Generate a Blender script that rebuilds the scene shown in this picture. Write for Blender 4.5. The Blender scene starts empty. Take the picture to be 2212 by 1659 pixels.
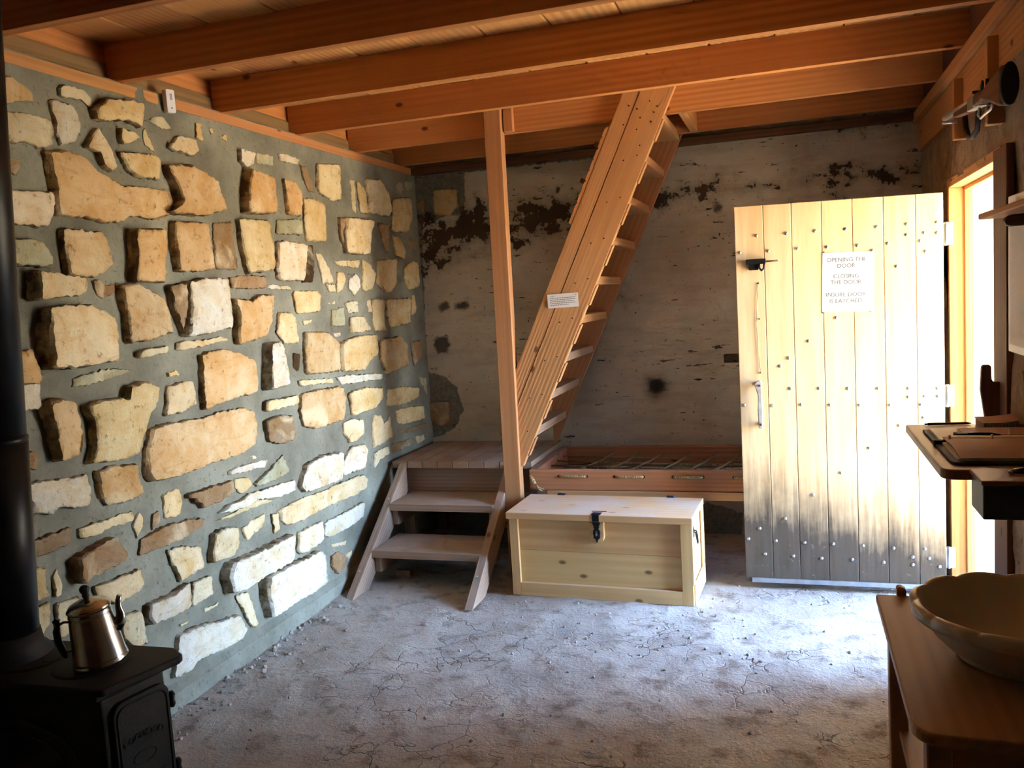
import bpy, bmesh, math, random
from mathutils import Vector, Matrix, noise
from math import sin, cos, pi, radians
S = bpy.context.scene
COL = S.collection
# ---------------------------------------------------------------- camera, sky, sun, exposure
cam = bpy.data.cameras.new('camera'); cam.sensor_width = 36.0; cam.lens = 30.137; cam.clip_start = 0.02; cam.clip_end = 500
camo = bpy.data.objects.new('camera', cam); COL.objects.link(camo)
def _rot(yaw, pitch, roll):
    f = Vector((sin(yaw)*cos(pitch), cos(yaw)*cos(pitch), -sin(pitch)))
    r = Vector((cos(yaw), -sin(yaw), 0)); d = f.cross(r)
    r2 = r*cos(roll) + d*sin(roll); d2 = d*cos(roll) - r*sin(roll)
    return Matrix((( r2.x, -d2.x, -f.x), (r2.y, -d2.y, -f.y), (r2.z, -d2.z, -f.z)))
camo.matrix_world = Matrix.Translation((0, 0, 1.5)) @ _rot(-0.317753, 0.100356, 0.060536).to_4x4()
S.camera = camo
W = bpy.data.worlds.new('sky'); S.world = W; W.use_nodes = True
SKY_STRENGTH = 34.0
SUN_STRENGTH = 62.0
def _world():
    nt = W.node_tree; nt.nodes.clear()
    tc = nt.nodes.new('ShaderNodeTexCoord'); sp = nt.nodes.new('ShaderNodeSeparateXYZ')
    cr = nt.nodes.new('ShaderNodeValToRGB'); bg = nt.nodes.new('ShaderNodeBackground'); out = nt.nodes.new('ShaderNodeOutputWorld')
    e = cr.color_ramp.elements
    e[0].position = 0.0; e[0].color = (0.80, 0.88, 0.95, 1)
    e[1].position = 1.0; e[1].color = (0.16, 0.40, 1.0, 1)
    m = e.new(0.12); m.color = (0.47, 0.70, 1.0, 1)
    m = e.new(0.45); m.color = (0.24, 0.50, 1.0, 1)
    nt.links.new(tc.outputs['Generated'], sp.inputs[0]); nt.links.new(sp.outputs['Z'], cr.inputs[0])
    # sky shaped to narrow the doorway light: full towards +X, weak to the sides
    fl = nt.nodes.new('ShaderNodeVectorMath'); fl.operation = 'MULTIPLY'; fl.inputs[1].default_value = (1, 1, 0)
    nm = nt.nodes.new('ShaderNodeVectorMath'); nm.operation = 'NORMALIZE'; sx = nt.nodes.new('ShaderNodeSeparateXYZ'); mr = nt.nodes.new('ShaderNodeMapRange')
    mr.interpolation_type = 'SMOOTHSTEP'; mr.inputs[1].default_value = .84; mr.inputs[2].default_value = .99; mr.inputs[3].default_value = SKY_STRENGTH*.10; mr.inputs[4].default_value = SKY_STRENGTH
    nt.links.new(tc.outputs['Generated'], fl.inputs[0]); nt.links.new(fl.outputs[0], nm.inputs[0]); nt.links.new(nm.outputs[0], sx.inputs[0]); nt.links.new(sx.outputs['X'], mr.inputs[0])
    nt.links.new(cr.outputs[0], bg.inputs[0]); nt.links.new(mr.outputs[0], bg.inputs[1])
    nt.links.new(bg.outputs[0], out.inputs[0])
_world()
sun = bpy.data.lights.new('sun', 'SUN'); sun.energy = SUN_STRENGTH; sun.angle = 0.0093; sun.color = (1.0, 0.95, 0.85)
suno = bpy.data.objects.new('sun', sun); COL.objects.link(suno)
suno.rotation_euler = Vector((0.12, -0.50, -1.0)).to_track_quat('-Z', 'Y').to_euler(); suno.location = (6, 12, 12)
pl = bpy.data.lights.new('doorway_portal', 'AREA'); pl.shape = 'RECTANGLE'; pl.size = 1.02; pl.size_y = 1.87
pl.cycles.is_portal = True
plo = bpy.data.objects.new('doorway_portal', pl); COL.objects.link(plo)
plo.location = (0.78, 3.91, 0.935)
plo.rotation_euler = Vector((-1, 0, 0)).to_track_quat('-Z', 'Z').to_euler()
S.view_settings.view_transform = 'Standard'; S.view_settings.look = 'None'
S.view_settings.exposure = 1.22; S.view_settings.gamma = 1.0; S.view_settings.use_curve_mapping = False
S.cycles.max_bounces = 9; S.cycles.diffuse_bounces = 5; S.cycles.adaptive_threshold = 0.12; S.cycles.adaptive_min_samples = 16; S.cycles.sample_clamp_indirect = 12.0
S.cycles.caustics_reflective = False; S.cycles.caustics_refractive = False
# ---------------------------------------------------------------- key measures (metres)
XL, XR, YB, YF, ZJ = -2.316, 0.70, 5.25, -1.2, 2.365
rnd = random.Random(7)
# ---------------------------------------------------------------- materials
def lin(c):
    return tuple((v/12.92 if v <= .04045 else ((v+.055)/1.055)**2.4) for v in c) + (1.0,)
class NT:
    def __init__(s, name):
        s.m = bpy.data.materials.new(name); s.m.use_nodes = True; s.t = s.m.node_tree
        s.t.nodes.clear(); s.out = s.n('OutputMaterial'); s.b = s.n('BsdfPrincipled'); s.l(s.b.outputs[0], s.out.inputs[0])
    def n(s, k, **kw):
        x = s.t.nodes.new('ShaderNode'+k)
        for a, v in kw.items(): setattr(x, a, v)
        return x
    def l(s, a, b): s.t.links.new(a, b)
    def coord(s, scale=(1,1,1), rand=True, island=False):
        tc = s.n('TexCoord'); mp = s.n('Mapping'); mp.inputs['Scale'].default_value = scale
        src = tc.outputs['Object']
        if rand:
            oi = s.n('ObjectInfo'); g = oi.outputs['Random']
            if island:
                gi = s.n('NewGeometry'); ad = s.n('Math', operation='ADD'); s.l(g, ad.inputs[0]); s.l(gi.outputs['Random Per Island'], ad.inputs[1]); g = ad.outputs[0]
            sc = s.n('VectorMath', operation='SCALE'); sc.inputs[0].default_value = (17.3, 9.1, 23.7); s.l(g, sc.inputs['Scale'])
            va = s.n('VectorMath', operation='ADD'); s.l(src, va.inputs[0]); s.l(sc.outputs[0], va.inputs[1]); src = va.outputs[0]
        s.l(src, mp.inputs['Vector']); return mp.outputs[0]
    def noise(s, vec, scale, detail=4, rough=.55, dist=0.0):
        x = s.n('TexNoise'); x.inputs['Scale'].default_value = scale; x.inputs['Detail'].default_value = detail
        x.inputs['Roughness'].default_value = rough; x.inputs['Distortion'].default_value = dist
        if vec is not None: s.l(vec, x.inputs['Vector'])
        return x.outputs['Fac']
    def ramp(s, fac, stops):
        r = s.n('ValToRGB'); e = r.color_ramp.elements
        e[0].position, e[0].color = stops[0][0], (stops[0][1] if len(stops[0][1]) == 4 else stops[0][1]+(1,))
        e[1].position, e[1].color = stops[-1][0], stops[-1][1]
        for p, c in stops[1:-1]:
            q = e.new(p); q.color = c
        s.l(fac, r.inputs[0]); return r.outputs[0]
    def mix(s, fac, a, b, mode='MIX'):
        x = s.n('Mix', data_type='RGBA', blend_type=mode)
        for v, i in ((fac, 0), (a, 6), (b, 7)):
            if isinstance(v, (float, int)): x.inputs[i].default_value = v
            elif isinstance(v, tuple): x.inputs[i].default_value = v
            else: s.l(v, x.inputs[i])
        return x.outputs[2]
    def math(s, op, a, b=None, c=None):
        x = s.n('Math', operation=op)
        for i, v in enumerate((a, b, c)):
            if v is None: continue
            if isinstance(v, (float, int)): x.inputs[i].default_value = v
            else: s.l(v, x.inputs[i])
        return x.outputs[0]
    def step(s, v, lo, hi):
        x = s.n('MapRange'); x.inputs[1].default_value = lo; x.inputs[2].default_value = hi; x.clamp = True
        s.l(v, x.inputs[0]); return x.outputs[0]
    def bump(s, h, strength=.4, dist=.01, prev=None):
        x = s.n('Bump'); x.inputs['Strength'].default_value = strength; x.inputs['Distance'].default_value = dist
        s.l(h, x.inputs['Height'])
        if prev is not None: s.l(prev, x.inputs['Normal'])
        s.l(x.outputs[0], s.b.inputs['Normal']); return x.outputs[0]
    def base(s, c): 
        if isinstance(c, tuple): s.b.inputs['Base Color'].default_value = c
        else: s.l(c, s.b.inputs['Base Color'])
    def rough(s, r):
        if isinstance(r, float): s.b.inputs['Roughness'].default_value = r
        else: s.l(r, s.b.inputs['Roughness'])
def wood(name, light, dark, ring=9.0, knots=0.5, rough=.62, bump=.25, var=.25, dust=None, contrast=1.0):
    """boards whose grain runs along local X"""
    k = NT(name); L = lin(light); D = lin(dark)
    v = k.coord((.35, 1, 1), island=True)
    n1 = k.noise(v, 3.0, 2, .5)
    mp = k.n('Mapping'); mp.inputs['Scale'].default_value = (.12, 1, .6); k.l(v, mp.inputs['Vector'])
    wv = k.n('TexWave', wave_type='RINGS', rings_direction='X'); wv.inputs['Scale'].default_value = ring*3.2
    wv.inputs['Distortion'].default_value = 16.0; wv.inputs['Detail'].default_value = 2.0; wv.inputs['Detail Scale'].default_value = .12; wv.inputs['Detail Roughness'].default_value = .45
    k.l(mp.outputs[0], wv.inputs['Vector'])
    mp2 = k.n('Mapping'); mp2.inputs['Scale'].default_value = (.05, 1, 1); k.l(v, mp2.inputs['Vector'])
    fine = k.noise(mp2.outputs[0], 90.0, 3, .6)
    mp3 = k.n('Mapping'); mp3.inputs['Scale'].default_value = (.03, 1, 1); k.l(v, mp3.inputs['Vector'])
    med = k.noise(mp3.outputs[0], 28.0, 4, .65, .8)
    sel = k.step(k.noise(v, 2.2, 2), .40, .62)
    g = k.math('ADD', k.math('MULTIPLY', med, .55), k.math('MULTIPLY', fine, .45))
    g = k.math('ADD', g, k.math('MULTIPLY', k.math('MULTIPLY', k.math('SUBTRACT', wv.outputs['Fac'], .5), sel), .38*contrast))
    g = k.math('ADD', k.math('MULTIPLY', n1, .25), k.math('MULTIPLY', g, .85))
    c = k.mix(k.step(g, .12, .92), D, L)
    gi = k.n('NewGeometry'); oi = k.n('ObjectInfo')
    rv = k.math('FRACT', k.math('ADD', k.math('MULTIPLY', gi.outputs['Random Per Island'], 3.7), k.math('MULTIPLY', oi.outputs['Random'], 5.3)))
    hs = k.n('HueSaturation'); k.l(c, hs.inputs['Color']); k.l(k.math('ADD', 1-var/2, k.math('MULTIPLY', rv, var)), hs.inputs['Value'])
    k.l(k.math('ADD', .494, k.math('MULTIPLY', rv, .012)), hs.inputs['Hue'])
    c = hs.outputs[0]
    if knots > 0:
        sk = k.n('SeparateXYZ'); k.l(v, sk.inputs[0]); ck = k.n('CombineXYZ'); k.l(k.math('MULTIPLY', sk.outputs['X'], 8.5), ck.inputs[0]); k.l(k.math('MULTIPLY', k.math('ADD', sk.outputs['Y'], sk.outputs['Z']), 5.5), ck.inputs[1])
        mk = ck; vo = k.n('TexVoronoi', voronoi_dimensions='2D'); vo.inputs['Scale'].default_value = 1.0; k.l(mk.outputs[0], vo.inputs['Vector'])
        sp = k.n('SeparateColor'); k.l(vo.outputs['Color'], sp.inputs[0])
        on = k.math('LESS_THAN', sp.outputs[0], knots)
        ktm = k.math('MULTIPLY', k.math('SUBTRACT', 1.0, k.step(vo.outputs['Distance'], .035, .075)), on)
        c = k.mix(ktm, c, (D[0]*.45, D[1]*.4, D[2]*.4, 1))
        g = k.math('SUBTRACT', g, k.math('MULTIPLY', ktm, .3))
    if dust is not None:
        geo = k.n('NewGeometry'); sx = k.n('SeparateXYZ'); k.l(geo.outputs['Normal'], sx.inputs[0])
        w = k.coord((1, 1, 1))
        dn = k.math('MULTIPLY', k.step(sx.outputs['Z'], .6, .95), k.step(k.noise(w, 5.0, 5, .6), .35, .65))
        c = k.mix(k.math('MULTIPLY', dn, .75), c, lin(dust))
    k.base(c); k.rough(rough); k.bump(g, bump, .004); k.b.inputs['Specular IOR Level'].default_value = .25
    return k.m
def plain(name, col, rough=.5, metal=0.0, bump=0.0, scale=40.0, var=.0, spec=.5):
    k = NT(name); c = lin(col)
    if var:
        n = k.noise(k.coord((1,1,1)), scale*.4, 5, .6)
        k.base(k.mix(k.step(n, .3, .7), tuple(x*(1-var) for x in c[:3])+(1,), tuple(min(1, x*(1+var)) for x in c[:3])+(1,)))
    else: k.base(c)
    k.rough(rough); k.b.inputs['Metallic'].default_value = metal; k.b.inputs['Specular IOR Level'].default_value = spec
    if bump: k.bump(k.noise(k.coord((1,1,1)), scale, 5, .6), bump, .003)
    return k.m
M = {}
M['joist'] = wood('joist_fir', (.80,.54,.33), (.62,.36,.19), 7, .25, var=.22, bump=.35)
M['board'] = wood('ceiling_fir', (.88,.66,.42), (.72,.46,.24), 6, .2, var=.3, bump=.2)
M['stair'] = wood('stair_fir', (0.83,0.63,0.43), (0.63,0.41,0.24), 10, .25, var=.12, bump=.6)
M['post'] = wood('post_fir', (0.77,0.57,0.40), (0.59,0.38,0.24), 6, .15, var=.1, bump=.3)
M['worn'] = wood('worn_fir', (.66,.55,.47), (.52,.41,.34), 9, .12, var=.28, bump=.35, dust=(.66,.62,.58), rough=.8)
M['bed'] = wood('bed_fir', (0.71,0.49,0.36), (0.53,0.33,0.23), 8, .3, var=.12, bump=.3, dust=(.70,.66,.64))
M['bedlight'] = wood('bed_ledge_fir', (0.79,0.63,0.46), (0.65,0.47,0.32), 8, .1, var=.1)
M['pine'] = wood('chest_pine', (.89,.75,.54), (.79,.62,.40), 4, .95, var=.06, bump=.1, rough=.5, dust=(.80,.76,.72))
M['plate'] = wood('plate_fir', (0.81,0.59,0.39), (0.63,0.41,0.24), 8, .2, var=.15)
M['rim'] = wood('rim_fir', (.62,.50,.34), (.42,.32,.20), 7, .1, var=.2)
M['dark'] = wood('old_dark_fir', (.46,.29,.19), (.30,.18,.11), 8, .15, var=.2)
M['maple'] = wood('washstand_maple', (0.71,0.53,0.39), (0.59,0.41,0.29), 5, .05, var=.08, bump=.08, rough=.45)
M['desk'] = wood('desk_wood', (.52,.36,.28), (.42,.27,.20), 5, .0, var=.08, bump=.05, rough=.4)
M['frame'] = wood('doorframe_fir', (0.83,0.63,0.41), (0.69,0.47,0.28), 8, .1, var=.12)
M['iron'] = plain('black_iron', (.06,.06,.065), .55, .3, .3, 90, .3)
M['castiron'] = plain('cast_iron_stove', (.085,.085,.088), .62, .2, .35, 120, .3)
M['pipe'] = plain('stove_pipe_paint', (.10,.10,.105), .38, .5, .05, 30, .2)
M['steel'] = plain('polished_steel', (.80,.80,.80), .22, 1.0, .02, 20, .05)
M['zinc'] = plain('galvanised_steel', (.72,.74,.76), .38, .9, .05, 60, .15)
M['aged'] = plain('painted_pull', (.74,.72,.68), .5, .2, .3, 60, .25)
M['bluemetal'] = plain('blued_hinge', (.14,.18,.28), .4, .7, .1, 80, .2)
M['rust'] = plain('rusty_metal', (.38,.25,.18), .6, .5, .3, 90, .3)
M['paper'] = plain('white_paper', (.88,.87,.85), .7, 0, .02, 20, .03)
M['oldpaper'] = plain('tan_paper', (.66,.50,.40), .75, 0, .05, 20, .06)
M['ink'] = plain('grey_ink', (.42,.42,.44), .7)
M['blackplastic'] = plain('black_plastic', (.05,.05,.055), .35, 0, .0, 20, .1)
M['greenplastic'] = plain('green_black_plastic', (.10,.14,.09), .3)
M['whiteplastic'] = plain('white_plastic', (.86,.87,.90), .4)
M['ceramic'] = plain('cream_ceramic', (.84,.79,.72), .32, 0, .05, 9, .05)
M['boxmetal'] = plain('dark_green_metal', (.16,.18,.17), .42, .3, .05, 40, .15)
M['leather'] = plain('dark_leather', (.16,.11,.08), .7, 0, .3, 60, .2)
M['rubber'] = plain('black_butt_pad', (.04,.04,.045), .6)
def _rope():
    k = NT('sisal_rope'); v = k.coord((1, 1, 1)); mp = k.n('Mapping'); mp.inputs['Rotation'].default_value = (0, 0, .8); k.l(v, mp.inputs['Vector'])
    w = k.n('TexWave'); w.inputs['Scale'].default_value = 55; w.inputs['Distortion'].default_value = 1.5; k.l(mp.outputs[0], w.inputs['Vector'])
    k.base(k.mix(w.outputs['Fac'], lin((.46,.36,.24)), lin((.74,.64,.46)))); k.rough(.9); k.bump(w.outputs['Fac'], .8, .003)
    return k.m
M['rope'] = _rope()
def _mortar():
    k = NT('grey_mortar'); v = k.coord((1,1,1), rand=False)
    a = k.noise(v, 3.0, 6, .6); b = k.noise(v, 60.0, 5, .65)
    c = k.mix(k.step(a, .3, .7), lin((.41,.40,.35)), lin((.60,.60,.54)))
    c = k.mix(k.step(b, .58, .75), c, lin((.36,.34,.28)))
    k.base(c); k.rough(.95); k.b.inputs['Specular IOR Level'].default_value = .1
    k.bump(k.math('ADD', b, k.math('MULTIPLY', k.noise(v, 14.0, 4, .6), 2.0)), .6, .006); return k.m
M['mortar'] = _mortar()
def _stone():
    k = NT('sandstone'); v = k.coord((1,1,1), rand=False)
    at = k.n('Attribute', attribute_name='tint')
    a = k.noise(v, 9.0, 6, .62, .6); b = k.noise(v, 34.0, 5, .7); f = k.noise(v, 120.0, 4, .6)
    mp = k.n('Mapping'); mp.inputs['Scale'].default_value = (1, 1.2, 5); k.l(v, mp.inputs['Vector'])
    st = k.noise(mp.outputs[0], 6.0, 5, .6, .8)
    c = k.mix(k.step(a, .30, .62), k.mix(1.0, at.outputs['Color'], lin((.92,.83,.68)), 'MULTIPLY'), at.outputs['Color'])
    c = k.mix(k.math('MULTIPLY', k.step(st, .56, .74), .55), c, k.mix(1.0, at.outputs['Color'], lin((.84,.68,.50)), 'MULTIPLY'))
    c = k.mix(k.math('MULTIPLY', k.step(b, .58, .68), .6), c, lin((.34,.24,.15)))
    c = k.mix(k.math('MULTIPLY', k.step(k.noise(v, 4.5, 5, .6, .7), .52, .66), .55), c, lin((.88,.83,.70)))
    # weathered brown skin on the rough broken sides of each stone (alpha of the tint)
    c = k.mix(k.math('MULTIPLY', at.outputs['Alpha'], k.step(k.noise(v, 16.0, 4, .6), .30, .60)), c, lin((.36,.27,.18)))
    k.base(c); k.rough(.92); k.b.inputs['Specular IOR Level'].default_value = .15
    h = k.math('ADD', k.math('MULTIPLY', a, 1.6), k.math('ADD', k.math('MULTIPLY', b, .8), k.math('MULTIPLY', f, .35)))
    k.bump(h, .55, .012); return k.m
M['stone'] = _stone()
def _white():
    k = NT('peeling_whitewash'); v = k.coord((1,1,1), rand=False)
    mp = k.n('Mapping'); mp.inputs['Scale'].default_value = (.45, 1, 2.2); k.l(v, mp.inputs['Vector'])
    big = k.noise(v, 1.6, 5, .6); mid = k.noise(mp.outputs[0], 7.0, 6, .62); fn = k.noise(v, 42.0, 6, .7)
    A = lambda n: k.n('Attribute', attribute_name=n).outputs['Fac']
    c = k.mix(k.step(big, .35, .65), lin((.70,.65,.57)), lin((.82,.79,.72)))
    c = k.mix(k.math('MULTIPLY', k.step(mid, .5, .72), .5), c, lin((.60,.53,.45)))
    jag = k.math('ADD', k.math('MULTIPLY', k.math('SUBTRACT', k.noise(v, 11.0, 9, .68), .5), 2.4), k.math('MULTIPLY', k.math('SUBTRACT', k.noise(v, 3.0, 4), .5), .8))
    dk = k.math('MULTIPLY', k.step(k.math('ADD', A('dark'), jag), .60, .64), k.step(A('dark'), .02, .08))
    sm = k.math('MULTIPLY', k.step(k.math('ADD', A('dark'), k.math('MULTIPLY', jag, .6)), .25, .6), k.step(A('dark'), .0, .15))
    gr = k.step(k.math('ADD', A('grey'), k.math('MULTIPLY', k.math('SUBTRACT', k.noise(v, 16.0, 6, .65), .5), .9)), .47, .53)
    so = k.step(k.math('ADD', A('spot'), k.math('MULTIPLY', k.math('SUBTRACT', fn, .5), 1.2)), .25, .75)
    chip = k.step(k.math('ADD', k.noise(mp.outputs[0], 19.0, 5, .68), k.math('MULTIPLY', k.noise(v, 2.3, 3), .35)), .825, .84)
    dots = k.step(k.noise(v, 48.0, 2, .5), .70, .72)
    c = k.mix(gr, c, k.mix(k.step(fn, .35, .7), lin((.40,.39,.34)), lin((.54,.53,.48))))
    c = k.mix(k.math('MULTIPLY', sm, .45), c, lin((.42,.36,.29)))
    c = k.mix(dk, c, lin((.29,.23,.17)))
    sk = k.math('MULTIPLY', A('soot'), k.step(k.math('ADD', k.noise(mp.outputs[0], 16.0, 6, .7), k.math('MULTIPLY', A('soot'), .6)), .45, .95))
    c = k.mix(sk, c, lin((.10,.09,.08)))
    c = k.mix(k.math('MULTIPLY', so, .85), c, lin((.20,.18,.17)))
    c = k.mix(chip, c, lin((.28,.22,.18))); c = k.mix(dots, c, lin((.25,.20,.16)))
    k.base(c); k.rough(.93); k.b.inputs['Specular IOR Level'].default_value = .12
    mp3 = k.n('Mapping'); mp3.inputs['Scale'].default_value = (.1, 1, 1); k.l(v, mp3.inputs['Vector'])
    h = k.math('ADD', k.math('MULTIPLY', fn, .5), k.math('MULTIPLY', mid, 1.2))
    h = k.math('ADD', h, k.math('MULTIPLY', k.noise(mp3.outputs[0], 11.0, 3, .5), 1.5))
    h = k.math('SUBTRACT', h, k.math('MULTIPLY', k.math('ADD', dk, chip), .8))
    k.bump(h, .5, .012); return k.m
M['white'] = _white()
def _rubble():
    k = NT('rubble_plaster'); v = k.coord((1,1,1), rand=False)
    a = k.noise(v, 4.0, 7, .65, .5); b = k.noise(v, 24.0, 6, .7)
    mp = k.n('Mapping'); mp.inputs['Scale'].default_value = (1, .5, 2.2); k.l(v, mp.inputs['Vector'])
    st = k.noise(mp.outputs[0], 9.0, 6, .7)
    c = k.mix(k.step(a, .35, .65), lin((.52,.40,.29)), lin((.68,.58,.46)))
    c = k.mix(k.math('MULTIPLY', k.step(b, .55, .66), .7), c, lin((.34,.24,.17)))
    c = k.mix(k.step(st, .66, .70), c, lin((.20,.15,.11)))
    k.base(c); k.rough(.95); k.bump(k.math('ADD', a, k.math('ADD', b, st)), .8, .02); return k.m
M['rubble'] = _rubble()
def _floor():
    k = NT('packed_dirt'); v = k.coord((1,1,1), rand=False)
    a = k.noise(v, 1.3, 6, .6); b = k.noise(v, 9.0, 6, .65); f = k.noise(v, 70.0, 5, .65)
    dv = k.n('VectorMath', operation='ADD'); nz = k.n('TexNoise'); nz.inputs['Scale'].default_value = 5.0; nz.inputs['Detail'].default_value = 4
    k.l(v, nz.inputs['Vector']); sc = k.n('VectorMath', operation='SCALE'); k.l(nz.outputs['Color'], sc.inputs[0]); sc.inputs['Scale'].default_value = .30
    k.l(v, dv.inputs[0]); k.l(sc.outputs[0], dv.inputs[1])
    vo = k.n('TexVoronoi', feature='DISTANCE_TO_EDGE'); vo.inputs['Scale'].default_value = 6.0; k.l(dv.outputs[0], vo.inputs['Vector'])
    crk = k.math('MULTIPLY', k.math('SUBTRACT', 1.0, k.step(vo.outputs['Distance'], .0, .028)), k.step(k.math('ADD', k.noise(v, 1.1, 3), k.math('MULTIPLY', k.noise(v, 7.0, 3), .35)), .68, .80))
    c = k.mix(k.step(a, .3, .7), lin((.58,.53,.49)), lin((.74,.71,.67)))
    c = k.mix(k.math('MULTIPLY', k.step(b, .52, .66), .65), c, lin((.42,.35,.29)))
    c = k.mix(k.math('MULTIPLY', k.step(f, .60, .72), .5), c, lin((.38,.31,.26)))
    c = k.mix(k.math('MULTIPLY', crk, .55), c, lin((.36,.31,.27)))
    k.base(c); k.rough(.95); k.b.inputs['Specular IOR Level'].default_value = .1
    h = k.math('ADD', k.math('MULTIPLY', b, 1.5), k.math('MULTIPLY', f, .6)); h = k.math('SUBTRACT', h, k.math('MULTIPLY', crk, .7))
    k.bump(h, .7, .018); return k.m
M['floor'] = _floor()
M['stucco'] = plain('pale_outside_plaster', (.90,.87,.80), .95, 0, .5, 12, .08, .1)
M['ground'] = plain('sunlit_ground', (.84,.76,.62), .95, 0, .4, 3, .2, .1)
def _door():
    k = NT('weathered_door_fir'); L = lin((.93,.83,.66)); D = lin((.85,.71,.51))
    tc = k.n('TexCoord'); v = tc.outputs['Object']; sp = k.n('SeparateXYZ'); k.l(v, sp.inputs[0])
    gi = k.n('NewGeometry')
    off = k.n('VectorMath', operation='SCALE'); off.inputs[0].default_value = (7, 3, 13); k.l(gi.outputs['Random Per Island'], off.inputs['Scale'])
    va = k.n('VectorMath', operation='ADD'); k.l(v, va.inputs[0]); k.l(off.outputs[0], va.inputs[1])
    mp = k.n('Mapping'); mp.inputs['Scale'].default_value = (1, 1, .07); k.l(va.outputs[0], mp.inputs['Vector'])
    g = k.noise(mp.outputs[0], 45.0, 5, .6, .5); g2 = k.noise(mp.outputs[0], 9.0, 3, .5, 1.2)
    c = k.mix(k.step(k.math('ADD', k.math('MULTIPLY', g, .5), k.math('MULTIPLY', g2, .5)), .32, .66), D, L)
    # grey splash weathering with a ragged top along the foot of the door
    rag = k.math('ADD', k.math('MULTIPLY', g, .26), k.math('MULTIPLY', k.noise(va.outputs[0], 5.0, 5, .6), .30))
    xs = k.math('MULTIPLY', k.math('SUBTRACT', sp.outputs['X'], .45), .25)  # right-side glare put into the colour: foot grime set lower there
    wz = k.step(k.math('ADD', k.math('ADD', sp.outputs['Z'], rag), xs), .84, .52)
    c = k.mix(k.math('MULTIPLY', wz, .93), c, k.mix(g, lin((.14,.13,.13)), lin((.30,.28,.28))))
    spl = k.math('MULTIPLY', k.step(k.noise(v, 26.0, 6, .75), .60, .68), k.step(sp.outputs['Z'], .55, .15))
    c = k.mix(k.math('MULTIPLY', spl, .6), c, lin((.62,.60,.58)))
    k.base(c); k.rough(.7); k.b.inputs['Specular IOR Level'].default_value = .2; k.bump(g, .2, .004); return k.m
M['door'] = _door()
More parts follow.
